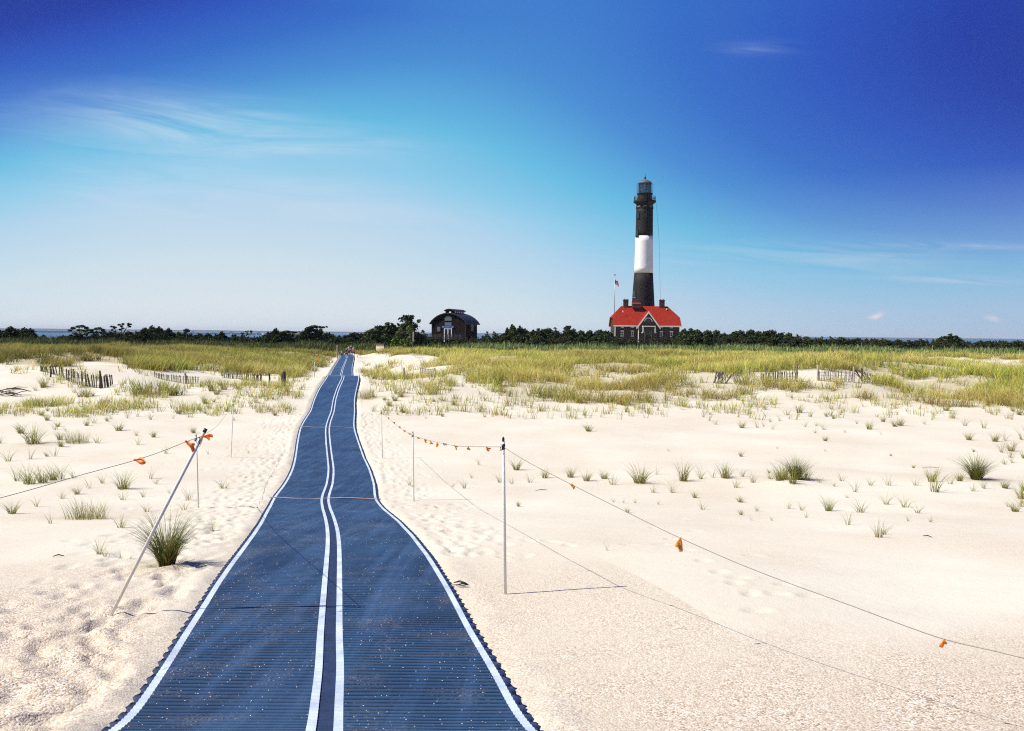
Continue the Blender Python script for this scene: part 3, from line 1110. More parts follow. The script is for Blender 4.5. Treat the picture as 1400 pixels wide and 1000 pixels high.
SINGLE = [
    (228, 772, 62, 'dense', 'big dark green grass clump right behind the leaning stake', 0, 0.80),
    (1335, 656, 30, 'dense', 'bushy dense grass clump at the far right edge of the sand', 1, 1.0),
    (1088, 656, 28, 'dense', 'broad green grass clump on a small sand mound, right half of the sand', 0, 0.85),
    (805, 590, 12, 'mid', 'lone tuft isolated on open sand halfway to the lighthouse grass', 1, 1.2),
    (875, 661, 27, 'mid', 'upright green tuft right of the orange ribbon behind the rope', 0, 1.0),
    (934, 658, 28, 'mid', 'tall narrow tuft with dark foot, directly above the amber ribbon', 2, 0.7),
    (706, 643, 17, 'mid', 'small tuft just right of the nearest upright post top', 3, 0.9),
    (1278, 673, 36, 'thin', 'tall forked sprig left of the bushy clump on the right', 3, 0.9),
    (1274, 659, 22, 'mid', 'small yellow green tuft behind the tall forked sprig', 1, 0.8),
    (1133, 699, 20, 'mid', 'short compact tuft with a clear shadow on the right sand', 2, 0.9),
    (1177, 701, 18, 'thin', 'spread fan shaped sprig between the compact tuft and the arching sprig', 4, 1.5),
    (1160, 718, 19, 'thin', 'small upright sprig with bent tips below the fan shaped sprig', 2, 0.7),
    (1201, 735, 27, 'thin', 'frontmost sprig on the right sand, forked and upright', 4, 0.9),
    (1255, 702, 13, 'thin', 'low arching sprig right of the fan shaped sprig', 3, 1.5),
    (1012, 687, 9, 'mid', 'flattened brown based tuft in smooth sand below the mound patch', 2, 1.3),
    (830, 753, 14, 'thin', 'tiny lone sprig in bare sand right of the nearest upright post', 0, 0.7),
    (168, 669, 24, 'mid', 'mid green tuft below the orange ribbon on the left rope', 1, 1.1),
    (105, 676, 12, 'mid', 'stubby round tuft just below the left rope', 0, 1.0),
    (118, 710, 27, 'wide', 'long patch of leaning grass left of the big dark clump', 1, 0.66),
    (165, 722, 20, 'thin', 'leaning sprig between the long patch and the leaning stake', 4, 1.2),
    (45, 607, 26, 'mid', 'thick tuft at the left edge below the sand fence', 3, 1.2),
    (105, 606, 17, 'wide', 'line of grass right of the thick tuft at the left edge', 0, 0.6),
    (162, 589, 12, 'mid', 'isolated dark tuft above the left rope', 2, 1.3),
    (305, 668, 16, 'thin', 'open sprig between the thin stake and the mat edge', 2, 1.3),
    (290, 725, 16, 'thin', 'faint sprig right of the big dark clump beside the trodden sand', 3, 1.1),
    (258, 684, 22, 'thin', 'narrow sprig at the foot of the second left stake', 1, 0.9),
    (136, 758, 22, 'thin', 'bent sparse sprig left of the leaning stake low on the sand', 4, 1.1),
    (500, 545, 15, 'wide', 'low bushy grass patch at the right edge of the mat by its crest', 1, 0.55),
    (548, 543, 12, 'mid', 'green tuft right of the bushy patch at the mat crest', 0, 1.2),
    (683, 528, 16, 'dense', 'dark tall tuft standing proud at the edge of the right grass field', 1, 0.7),
]
for px, py, hp, ty, lab, var, wd in SINGLE:
    tuft(px, py, hp, ty, lab, None, var % len(TUFT[ty]), wd)
LEFTLAB, RIGHTLAB = 'small thin beachgrass tuft, one of many scattered over the sand left of the mat', 'small thin beachgrass tuft, one of many scattered over the sand right of the mat'
LG, RG = 'small tufts on the left sand', 'small tufts on the right sand'
for px, py, hp, ty in [(195, 539, 22, 'mid'), (213, 541, 24, 'wide'), (236, 541, 20, 'mid'), (222, 534, 18, 'mid'), (290, 535, 17, 'mid'), (306, 533, 15, 'mid'), (110, 543, 14, 'mid'), (119, 543, 15, 'mid'), (60, 530, 16, 'mid'), (62, 556, 14, 'wide'), (90, 556, 13, 'thin'), (170, 536, 9, 'thin'), (40, 662, 26, 'mid'), (58, 660, 22, 'mid'), (72, 657, 20, 'mid'), (84, 655, 24, 'thin'), (101, 654, 16, 'thin'), (40, 628, 20, 'thin'), (75, 624, 16, 'thin'), (133, 606, 13, 'thin'), (122, 668, 15, 'thin'), (140, 661, 14, 'thin'),
                       (85, 682, 12, 'thin'), (50, 693, 14, 'thin'), (70, 716, 18, 'thin'), (205, 655, 18, 'thin'), (213, 662, 14, 'thin'), (196, 680, 12, 'thin'), (168, 684, 14, 'thin'), (200, 700, 14, 'thin'), (232, 675, 10, 'thin'), (145, 762, 14, 'thin'), (165, 762, 10, 'thin'),
                       (178, 765, 10, 'thin'), (205, 745, 18, 'thin'), (195, 757, 12, 'thin'), (245, 740, 14, 'thin'), (252, 698, 14, 'thin'), (90, 590, 10, 'thin'), (76, 588, 12, 'thin')]:
    tuft(px, py, hp, ty, LEFTLAB, LG)
for px, py, hp, ty in [(1066, 657, 21, 'mid'), (1073, 656, 25, 'mid'), (1100, 657, 22, 'mid'), (1083, 661, 17, 'mid'), (780, 653, 15, 'mid'), (802, 658, 16, 'mid'), (826, 655, 13, 'mid'), (838, 663, 17, 'thin'), (897, 649, 12, 'thin'), (893, 674, 12, 'thin'), (919, 674, 17, 'thin'), (958, 655, 18, 'thin'), (975, 653, 14, 'thin'), (992, 654, 22, 'mid'), (1006, 667, 14, 'thin'),
                       (1030, 660, 16, 'thin'), (1015, 652, 14, 'thin'), (1053, 655, 14, 'thin'), (960, 697, 12, 'thin'), (852, 688, 7, 'thin'), (868, 688, 7, 'thin'), (900, 690, 7, 'thin'), (1078, 696, 13, 'thin'), (1096, 698, 12, 'thin'), (1102, 708, 8, 'thin'), (1212, 690, 16, 'thin'),
                       (1237, 694, 18, 'thin'), (1170, 673, 18, 'thin'), (1190, 664, 12, 'thin'), (1215, 664, 14, 'thin'), (1252, 664, 12, 'thin'), (1300, 662, 12, 'thin'), (1312, 658, 14, 'mid'), (1330, 672, 12, 'thin'), (1345, 668, 14, 'thin'), (1120, 660, 10, 'thin'), (1150, 658, 12, 'thin'),
                       (1208, 731, 16, 'thin'), (1325, 602, 12, 'mid'), (1360, 604, 13, 'mid'), (635, 668, 14, 'thin'), (619, 666, 10, 'thin'), (560, 664, 12, 'thin'), (724, 660, 12, 'thin'), (745, 654, 14, 'mid'), (700, 662, 10, 'thin'), (683, 660, 14, 'thin'), (655, 636, 12, 'thin')]:
    tuft(px, py, hp, ty, RIGHTLAB, RG)
BANDS = [('L', 55, 34, 400, 527, 580, 6, 14), ('L', 12, 34, 380, 580, 625, 6, 14), ('R', 30, 498, 700, 520, 575, 5, 12), ('R', 42, 960, 1400, 560, 588, 7, 14), ('R', 12, 700, 1400, 590, 650, 4, 8), ('R', 25, 1366, 1430, 560, 700, 10, 20), ('L', 8, -30, 34, 560, 720, 12, 24), ('R', 14, 640, 1366, 650, 720, 6, 10)]
for sd, n_, x0, x1, y0, y1, h0, h1 in BANDS:
    for _ in range(n_):
        px, py = trng.uniform(x0, x1), trng.uniform(y0, y1)
        P = hit(px, py)
        if abs(P[0]-float(matX(P[1]))) < 1.9:
            continue
        tuft(px, py, trng.uniform(h0, h1), 'mid' if trng.random() < 0.3 else 'thin', LEFTLAB if sd == 'L' else RIGHTLAB, LG if sd == 'L' else RG)


def sparse_region(r, n):
    X, Y = wedge(r, n, 30, 62)
    px, py = project(X, Y, ter(X, Y))
    w = np.zeros(n)
    w = np.where((px < 430) & (py > 505) & (py < 572), 0.30*np.clip(vnoise(X/2.5, Y/2.5)*2.4-0.9, 0, 1), w)
    w = np.where((px > 690) & (py > 543) & (py < 575), 0.30*np.clip((578-py)/35, 0, 1)*np.clip(vnoise(X/2.0+7, Y/2.0)*2.4-0.8, 0, 1), w)
    w = np.where((px > 500) & (px < 690) & (py > 495) & (py < 570), 0.16*np.clip(vnoise(X/2.2+7, Y/2.2)*2.4-0.8, 0, 1), w)
    kk = (r.random(n) < w) & (np.abs(X-matX(Y)) > 2.0)
    X, Y = X[kk], Y[kk]
    K_ = 9
    cx_, cy_ = np.repeat(X, K_), np.repeat(Y, K_)
    X = cx_+r.normal(0, 0.09, len(cx_))
    Y = cy_+r.normal(0, 0.09, len(cy_))
    return np.stack([X, Y, ter(X, Y)-0.02], -1), np.stack([cx_, cy_], -1)


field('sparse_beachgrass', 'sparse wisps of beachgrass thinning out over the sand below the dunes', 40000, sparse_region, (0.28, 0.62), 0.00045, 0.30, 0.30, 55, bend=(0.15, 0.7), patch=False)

# ------------------------------------------------------------------ trees and shrubs


def crown_arrays(r, clusters, n, leaf, cols, flat=1.0):
    w = np.array([c[3]**2 for c in clusters])
    pick = r.choice(len(clusters), n, p=w/w.sum())
    C = np.array(clusters)[pick]
    v = r.normal(0, 1, (n, 3))
    v /= np.linalg.norm(v, axis=1, keepdims=True)
    rad = C[:, 3]*(0.35+0.75*r.random(n)**0.8+0.5*r.random(n)**6)
    P = C[:, :3]+v*rad[:, None]*np.array([1, 1, flat])
    a = r.normal(0, 1, (n, 3))
    a /= np.linalg.norm(a, axis=1, keepdims=True)
    b_ = np.cross(a, r.normal(0, 1, (n, 3)))
    b_ /= np.linalg.norm(b_, axis=1, keepdims=True)
    s = leaf*r.uniform(0.5, 1.6, n)[:, None]
    co_ = np.stack([P-a*s-b_*s*.5, P+a*s-b_*s*.4, P+a*s*.8+b_*s*.6, P-a*s*.7+b_*s*.5], 1).reshape(-1, 3)
    fs = np.arange(n*4).reshape(n, 4)
    hue = r.random(len(clusters))[pick]
    col = np.array(cols[0])*(1-hue[:, None])+np.array(cols[1])*hue[:, None]
    col = col*r.uniform(0.6, 1.4, (n, 1))
    return co_, fs, np.repeat(col, 4, 0)


DARK = ((0.016, 0.026, 0.009), (0.070, 0.098, 0.025))
OLIV = ((0.045, 0.050, 0.022), (0.075, 0.078, 0.030))
BRIG = ((0.085, 0.135, 0.028), (0.17, 0.21, 0.05))
PROTO = {}


def make_tree(kind, clusters, n, leaf, cols, trunk, flat=1.0, seed=1):
    r = np.random.default_rng(seed)
    root = thing('pine_tree' if kind not in ('thicket', 'bright', 'scrub') else 'shrub', 'x', 'tree')
    tb = MB()
    for pts, r0, r1 in trunk:
        nn = len(pts)
        tb.tube(pts, [r0+(r1-r0)*i/(nn-1) for i in range(nn)], 6)
    for i, c in enumerate(clusters):
        if i % 2 == 0:
            base = trunk[0][0][min(1, len(trunk[0][0])-1)]
            mid_ = ((base[0]+c[0])/2, (base[1]+c[1])/2, base[2]*0.35+c[2]*0.6)
            tb.tube([base, mid_, c[:3]], [0.09, 0.06, 0.02], 5)
    tb.build('trunk', MAT['bark'], root, True)
    if n:
        co_, fs, tn = crown_arrays(r, clusters, n, leaf, cols, flat)
        mesh_np('crown', co_, fs, MAT['leaf'], root, tint=tn)
    PROTO[kind] = root
    return root


def dome(r, nb, w, h, rr_, base=0.35, lean=0.0):
    out = []
    for _ in range(nb):
        a = r.uniform(0, 2*PI)
        q = math.sqrt(r.random())
        x, y = q*math.cos(a)*w/2, q*math.sin(a)*w/2*0.8
        z = h*(base+(0.88-base)*(1-q*q)*r.uniform(0.5, 1.0))
        out.append((x+lean*z, y, z, rr_*r.uniform(0.5, 1.15)))
        if r.random() < 0.6:          # ragged leaders standing out of the crown
            out.append((x+lean*z+r.normal(0, .3), y, z+rr_*r.uniform(0.6, 1.15), rr_*r.uniform(0.16, 0.36)))
    return out


R_ = np.random.default_rng(3)
# every prototype is about 5 m high
for kk_, wd_ in (('round', 5.0), ('round2', 6.0), ('round3', 4.2)):
    make_tree(kk_, dome(R_, 26, wd_, 5.0, 0.75, 0.25, 0.06), 5600, 0.17, DARK, [([(0, 0, -0.3), (0.1, 0, 1.2), (0.2, 0.1, 3.4)], 0.14, 0.05)], 0.8, 41+len(kk_))
make_tree('thicket', dome(R_, 34, 8.0, 4.6, 0.8, 0.22), 7000, 0.15, DARK, [([(0, 0, -0.3), (0.1, 0, 1.0), (0, 0.1, 2.6)], 0.12, 0.05)], 0.75, 51)
make_tree('scrub', dome(R_, 30, 8.0, 4.4, 0.7, 0.2), 4200, 0.12, OLIV, [([(0, 0, -0.3), (0.1, 0, 1.0), (0, 0.1, 2.6)], 0.1, 0.05)], 0.8, 52)
make_tree('bright', dome(R_, 22, 6.0, 5.0, 0.8, 0.2), 4200, 0.17, BRIG, [([(0, 0, -0.3), (0.1, 0, 1.0), (0, 0.1, 2.6)], 0.1, 0.05)], 0.8, 53)
# wind-shorn pine, flat plates streaming right
wc = [(x*1.0, R_.uniform(-.8, .8), z, q) for x, z, q in [(-2.2, 2.2, .7), (-1.6, 2.9, .75), (-1.0, 3.3, .75), (-.4, 3.9, .75), (.1, 4.3, .65), (.6, 4.55, .55), (1.2, 4.5, .45), (1.9, 4.45, .38), (2.6, 4.5, .30), (3.2, 4.55, .22), (.8, 3.7, .6), (1.5, 3.4, .55), (-.6, 2.6, .7), (.6, 2.7, .7), (1.6, 2.4, .6), (-1.8, 1.7, .7), (2.2, 2.0, .6), (0, 1.6, .8), (1.1, 1.5, .7), (-1, 1.2, .7), (2.3, 3.9, .3)]]
make_tree('windshorn', wc, 5200, 0.14, DARK, [([(0.3, 0, -0.3), (0.35, 0, 1.6), (0.5, 0, 3.0), (1.6, 0, 4.3)], 0.2, 0.06)], 0.55, 54)
# spiky cedar
sc_ = []
for lv in range(9):
    zz_ = 0.8+lv*0.45
    for _ in range(7 if lv < 6 else 3):
        a = R_.uniform(0, 6.28)
        q = (2.0-lv*0.17)*R_.uniform(0.3, 1.0)
        sc_.append((q*math.cos(a)-0.3*(lv > 6), q*math.sin(a)*0.7, zz_+R_.uniform(-.2, .3), 0.62-0.03*lv))
sc_ += [(0, 0, 1.0+0.4*i_, .7-.05*i_) for i_ in range(9)]
sc_ += [(-0.75, 0, 4.75, .22), (0.35, 0, 4.6, .3), (1.2, 0, 4.05, .28), (1.75, 0, 2.7, .25), (-1.5, 0, 3.6, .22), (-0.7, 0, 4.4, 0.25)]
make_tree('cedar', sc_, 6000, 0.12, DARK, [([(0, 0, -0.3), (0, 0, 2.0), (-0.4, 0, 4.4)], 0.2, 0.04)], 0.7, 55)
# half-bare snag
bare = MB()
sn = [(R_.uniform(-2.4, 2.6), R_.uniform(-.8, .8), R_.uniform(2.6, 5.0), 0.28) for _ in range(20)]
make_tree('snag', sn, 1500, 0.10, OLIV, [([(0, 0, -0.3), (0.1, 0, 1.4), (0.4, 0, 3.0), (0.5, 0, 4.7)], 0.16, 0.03), ([(0.1, 0, 1.2), (-0.8, 0, 2.6), (-1.8, 0.2, 4.0)], 0.1, 0.03), ([(0.2, 0, 1.6), (1.2, 0, 3.0), (2.3, -.2, 3.9)], 0.1, 0.03)], 0.5, 56)
# ragged flat-topped small pine
fl = [(x, R_.uniform(-.7, .7), z, q) for x, z, q in [(-2.2, 3.4, .4), (-1.5, 4.0, .5), (-.8, 4.4, .5), (0, 4.55, .5), (.7, 4.5, .45), (1.4, 4.1, .45), (2.0, 3.6, .4), (2.4, 3.0, .35), (-.6, 3.5, .45), (.6, 3.4, .5), (-1.4, 2.6, .45), (1.3, 2.6, .5), (0, 2.3, .6), (-.9, 1.5, .7), (.9, 1.5, .7), (0, 1.0, .8)]]
make_tree('flat', fl, 3000, 0.13, DARK, [([(0, 0, -0.3), (0, 0, 1.6), (0.1, 0, 3.8)], 0.16, 0.05), ([(0, 0, 1.5), (-.9, 0, 2.8), (-1.8, 0, 3.7)], 0.09, 0.03), ([(0, 0, 1.5), (.9, 0, 2.8), (1.7, 0, 3.7)], 0.09, 0.03)], 0.5, 57)
make_tree('lollipop', [(0, 0, 4.3, 0.55), (0.3, 0, 4.3, 0.45), (-.3, .1, 4.35, .45), (0, 0, 4.55, .35)], 900, 0.10, ((0.05, 0.07, 0.06), (0.07, 0.10, 0.09)), [([(0, 0, -0.3), (0.02, 0, 2.0), (0, 0, 3.9)], 0.10, 0.07)], 0.8, 58)
for o_ in PROTO.values():
    o_.location = (0, 205, -40)
USED = set()
TOP = {}
for kd_, o_ in PROTO.items():
    zz_ = np.array([v.co.z for c_ in o_.children if c_.name.startswith('crown') for v in c_.data.vertices])
    TOP[kd_] = float(np.percentile(zz_, 98.5))


def plant(kind, px, pytop, Y, wk, label, cat='tree', group=None, rz=0.0, xz=None):
    P = at(px, pytop, Y)
    g = float(ter(P[0], Y))
    hgt = max(0.8, P[2]-g)
    s_z = hgt/TOP[kind]
    s_x = s_z*wk
    src = PROTO[kind]
    if kind in USED:
        o = copy_thing(src, (P[0], Y, g-0.05), rz, (s_x, s_x, s_z))
    else:
        USED.add(kind)
        o = src
        o.location = (float(P[0]), float(Y), g-0.05)
        o.rotation_euler = (0, 0, rz)
        o.scale = (s_x, s_x, s_z)
    o['label'] = label
    o['category'] = cat
    if group:
        o['group'] = group
    elif 'group' in o:
        del o['group']
    return o


tr = random.Random(17)
NOTABLE = [('windshorn', 425, 446, 178, 1.05, 'wind-shorn flat-topped pine streaming right, left of the far end of the mat'),
           ('windshorn', 388, 453, 176, 1.2, 'broad dark pine bank sloping up beside the wind-shorn pine'),
           ('round2', 525, 445, 180, 1.35, 'rounded dark pine left of the spiky cedar'),
           ('cedar', 560, 433.5, 178, 1.0, 'tall spiky dark cedar left of the brown arched building'),
           ('bright', 556, 449, 172, 0.75, 'bright green shrub in front of the tall spiky cedar'),
           ('flat', 110, 445, 185, 1.15, 'ragged flat-topped small pine, leftmost tall one on the skyline'),
           ('flat', 134, 448, 187, 1.0, 'ragged small pine between the flat-topped pine and the bare snag'),
           ('snag', 163, 442, 183, 0.9, 'half bare branchy snag on the left skyline'),
           ('round3', 193, 451, 184, 0.9, 'small round pine right of the bare snag'),
           ('round', 209, 448, 186, 0.9, 'taller twin of two round pines between the snag and the round-headed tree'),
           ('round3', 227, 451, 184, 0.85, 'round pine just left of the thin round-headed tree'),
           ('lollipop', 255, 449.5, 186, 1.0, 'thin tree with one small round head on the left skyline'),
           ('round3', 300, 455, 186, 0.8, 'low pine by itself before the blue water, left of the mat'),
           ('snag', 336, 452, 187, 0.7, 'thin bare sapling on the skyline before the blue water'),
           ('round3', 10, 449, 184, 1.1, 'dark pine at the left end of the tree line'),
           ('round', 34, 450, 186, 1.0, 'dark pine second from the left end of the tree line'),
           ('round3', 373, 451.5, 186, 0.8, 'peaked pine rising where the left tree line thickens'),
           ('round', 703, 448, 185, 0.75, 'pine with a single spike above the trees right of the arched building'),
           ('cedar', 778, 447, 187, 0.75, 'spiky pine midway between the arched building and the lighthouse house'),
           ('bright', 724, 464, 168, 0.6, 'small bright green shrub in front of the trees between the two buildings'),
           ('round2', 1295, 459.5, 188, 1.3, 'dark mound-shaped pine highest on the right skyline')]
for kd, px, py, Y, wk, lab in NOTABLE:
    plant(kd, px, py, Y, wk, lab)
SKX = [-40, 34, 60, 95, 120, 170, 210, 240, 280, 300, 345, 375, 400, 430, 450, 465, 478, 500, 545, 575, 600, 650, 665, 690, 720, 745, 770, 800, 830, 925, 945, 962, 985, 1015, 1045, 1080, 1110, 1140, 1180, 1200, 1250, 1290, 1320, 1366, 1440]
SKY = [453, 455, 459, 459, 455, 455, 457, 456, 458, 459, 460, 457, 458, 453, 459, 460, 457, 457, 453, 458, 462, 459, 457, 456, 452, 452, 452, 454, 452, 453, 451, 452, 457, 454, 454, 459, 461, 463, 463, 464, 465, 463, 465, 466, 466]
GR = {'l': ('dark low pine or shrub in the tree line left of the mat', 'left tree line'), 'm': ('dark low pine or shrub in the tree line between the mat and the lighthouse', 'middle tree line'), 'r': ('dark low pine or shrub in the tree line right of the lighthouse', 'right tree line')}
px = -45.0
while px < 1445:
    top = float(np.interp(px, SKX, SKY))+tr.uniform(-1.0, 2.6)+(1.2 if px > 1075 else 0)
    g = 'l' if px < 470 else ('m' if px < 880 else 'r')
    skip = 838 < px < 925
    kd = tr.choice(['round', 'round2', 'round3', 'thicket', 'thicket', 'flat' if px < 480 else 'thicket', 'scrub'])
    if not skip and not (584 < px < 655):
        plant(kd, px, top, tr.uniform(188, 198), tr.uniform(0.85, 1.25), GR[g][0], 'tree', GR[g][1], tr.uniform(-0.5, 0.5))
    px += tr.uniform(9.5, 13.5)
px = -45.0
while px < 1445:       # lower front rank
    g = 'l' if px < 470 else ('m' if px < 880 else 'r')
    base_top = float(np.interp(px, [-40, 300, 470, 585, 660, 835, 930, 1100, 1366], [461, 462, 464, 464, 462, 460, 460, 464, 468]))
    kd = tr.choice(['thicket', 'scrub', 'thicket', 'round2'])
    if 836 < px < 925:
        kd, base_top = 'scrub', 462 + (2 if 862 < px < 898 else 0)
    plant(kd, px, base_top+tr.uniform(-1.5, 1.5), tr.uniform(183, 188), tr.uniform(1.0, 1.35), GR[g][0], 'tree', GR[g][1], tr.uniform(-0.6, 0.6))
    px += tr.uniform(13, 18)
for kd, o_ in PROTO.items():
    if kd not in USED:
        for c_ in list(o_.children):
            bpy.data.objects.remove(c_)
        bpy.data.objects.remove(o_)

# ------------------------------------------------------------------ lighthouse
LY = 262.0
LC = at(878.5, 459, LY)
KZ = LY/FPX


def lz(py):
    return 4.0+(458.9-py)*KZ-LC0z


LC0z = 0.2
mblack = mat_basic('black_painted_masonry', (0.016, 0.014, 0.013), 0.7, 0.35, 1.2, 0.35, 3.0, spec=0.2)
mwhite = mat_basic('white_painted_masonry', (0.74, 0.74, 0.73), 0.65, 0.06, 1.0, 0.5, 2.2)
mglass = bpy.data.materials.new('lantern_glass')
mglass.use_nodes = True
k = NT(mglass.node_tree)
gl = k.n('ShaderNodeBsdfGlass')
gl.inputs['IOR'].default_value = 1.05
gl.inputs['Color'].default_value = (0.75, 0.88, 0.95, 1)
gl.inputs['Roughness'].default_value = 0.0
tp = k.n('ShaderNodeBsdfTransparent')
tp.inputs[0].default_value = (0.55, 0.62, 0.68, 1)
gs = k.n('ShaderNodeBsdfGlossy')
gs.inputs['Roughness'].default_value = 0.05
mx = k.n('ShaderNodeMixShader')
mx.inputs[0].default_value = 0.12
k.l(tp.outputs[0], mx.inputs[1])
k.l(gs.outputs[0], mx.inputs[2])
k.l(mx.outputs[0], k.n('ShaderNodeOutputMaterial').inputs[0])
mglassd = mat_basic('dark_window_glass', (0.02, 0.025, 0.03), 0.12, 0.1, spec=0.6)
miron = mat_basic('black_iron', (0.016, 0.015, 0.015), 0.5, 0.2)
mroofg = mat_basic('weathered_lantern_roof', (0.10, 0.115, 0.115), 0.55, 0.4, 2.0)
lh = thing('lighthouse', 'tall tapering lighthouse tower painted in black and white bands with glazed lantern', 'lighthouse', (LC[0], LY, LC0z))
rad = lambda py: float(np.interp(py, [250, 286, 324, 374, 416, 470], [11.2, 11.3, 11.7, 12.7, 15.4, 18.6]))*KZ


def band(py0, py1, n=8):
    return [(rad(p), lz(p)) for p in np.linspace(py0, py1, n)]


MB().lathe(band(474, 374.2)).build('lower_black_band', mblack, lh, True)
MB().lathe(band(374.2, 324.3)).build('white_band', mwhite, lh, True)
MB().lathe(band(324.3, 286.5)).build('upper_black_band', mblack, lh, True)
px1 = KZ
MB().lathe([(11.3*px1, lz(287.3)), (11.9*px1, lz(287.0)), (11.9*px1, lz(286)), (11.2*px1, lz(285.6)), (11.2*px1, lz(281.5)), (12.0*px1, lz(280.5)), (13.8*px1, lz(279.2)), (15.2*px1, lz(278.4)), (15.2*px1, lz(276.6)), (9.6*px1, lz(276.5))]).build('gallery', mblack, lh)
MB().lathe([(9.5*px1, lz(276.55)), (9.5*px1, lz(267.9)), (10.6*px1, lz(267.6)), (10.6*px1, lz(266.4)), (8.0*px1, lz(266.3))]).build('watch_room', mblack, lh, False)
MB().lathe([(8.0*px1, lz(266.35)), (8.0*px1, lz(253.2))], 12).build('lantern_glazing', mglass, lh)
fr = MB()
for i in range(12):
    a = 2*PI*i/12
    fr.tube([(8.1*px1*math.cos(a), 8.1*px1*math.sin(a), lz(266.4)), (8.1*px1*math.cos(a), 8.1*px1*math.sin(a), lz(253.0))], 0.075, 5)
for p in (262.5, 258):
    fr.tube([(8.12*px1*math.cos(2*PI*i/24), 8.12*px1*math.sin(2*PI*i/24), lz(p)) for i in range(25)], 0.055, 5)
fr.build('lantern_frame', miron, lh)
MB().lathe([(9.2*px1, lz(253.4)), (9.5*px1, lz(252.6)), (9.2*px1, lz(252.0)), (7.2*px1, lz(250.2)), (4.2*px1, lz(248.4)), (1.4*px1, lz(247.5)), (1.0*px1, lz(246.8))], 24).build('lantern_roof', mroofg, lh, True)
MB().lathe([(0.5*px1, lz(247.2)), (0.9*px1, lz(246.6)), (1.5*px1, lz(245.6)), (1.5*px1, lz(244.8)), (0.8*px1, lz(244.0)), (0.12, lz(243.5)), (0.05, lz(239.5))], 16).build('vent_ball', miron, lh, True)
lens = MB().lathe([(0.35, lz(266)), (0.35, lz(262)), (0.95, lz(261.6)), (1.0, lz(258.5)), (0.8, lz(256.2)), (0.3, lz(255.8))], 16)
lens.build('lamp_apparatus', mat_basic('pale_lamp', (0.55, 0.53, 0.47), 0.25, 0.2), lh, True)


def railing(r, z0, z1, n, rails, name, vert=0.04):
    q = MB()
    for i in range(n):
        a = 2*PI*i/n
        q.tube([(r*math.cos(a), r*math.sin(a), z0), (r*math.cos(a), r*math.sin(a), z1)], vert, 5)
    for f_ in rails:
        z = z0+(z1-z0)*f_
        q.tube([(r*math.cos(2*PI*i/36), r*math.sin(2*PI*i/36), z) for i in range(37)], vert*0.9, 5)
    return q.build(name, miron, lh)


railing(14.3*px1, lz(276.6), lz(270.6), 28, (0.35, 0.68, 1.0), 'gallery_railing', 0.05)
railing(10.9*px1, lz(267), lz(253.6), 16, (0.28, 1.0), 'lantern_railing', 0.035)
# windows: recessed arched openings
for px_, pt, pb, wd in [(870.0, 292.3, 300.5, 2.4), (879.8, 293.5, 300, 2.2), (869.0, 316, 325, 2.8), (866.0, 397.5, 407, 3.2)]:
    pm = (pt+pb)/2
    off_ = (px_-878.5-(459-pm)*0.0105*0.55)*KZ
    rr_ = rad(pm)
    off_ = max(-rr_*0.93, min(rr_*0.93, off_))
    th = math.asin(off_/rr_)
    n_ = Vector((math.sin(th), -math.cos(th), 0))
    t_ = Vector((math.cos(th), math.sin(th), 0))
    wdm = wd*KZ*(1.0/max(0.55, math.cos(th)))
    hm = (pb-pt)*KZ
    zc = lz(pm)

    def arch(w, hgt, y0, y1, dz=0.0):
        poly = [(-w/2, -hgt/2), (w/2, -hgt/2)]+[(w/2*math.cos(a), hgt/2-w/2+w/2*math.sin(a)) for a in np.linspace(0, PI, 9)]
        q = MB().prism(poly, y0, y1)
        q.v = [tuple(Vector((0, 0, zc+dz+v[2]))+t_*v[0]+n_*(rr_*1.0-v[1])) for v in q.v]
        return q
    wn = arch(wdm*1.2, hm*1.06, -0.13, 0.4).build('window', mblack if pm < 324 or pm > 374 else mwhite, lh)
    arch(wdm*0.86, hm*0.9, -0.16, 0.2).build('pane', mglassd, wn)
    sq = MB()
    sq.box((0, 0, 0), (wdm*1.2, 0.22, 0.2))
    sq.v = [tuple(Vector((0, 0, zc-hm/2-0.12+v[2]))+t_*v[0]+n_*(rr_+0.1-v[1])) for v in sq.v]
    sq.build('sill', MAT['weathered'] if pm > 380 else mblack, wn)
for i in range(8):        # pale slots of the cornice under the gallery
    a = 2*PI*i/8-PI/2-0.12
    b_ = MB().box((0, 0, 0), (1.15, 0.12, 0.33), M=Matrix.Rotation(a+PI/2, 3, 'Z'))
    b_.v = [(v[0]+11.35*px1*math.cos(a), v[1]+11.35*px1*math.sin(a), v[2]+lz(284.6)) for v in b_.v]
    b_.build('cornice_slot', mat_basic('worn_cornice', (0.16, 0.15, 0.13), 0.7, 0.3) if i == 0 else bpy.data.materials['worn_cornice'], lh)
cb = MB()
cb.tube([(15.0*px1, -1.0, lz(280)), (19.0*px1, -2.0, lz(330)), (21.5*px1, -3.0, lz(420))], 0.035, 4)
cb.build('stay_cable', miron, lh)

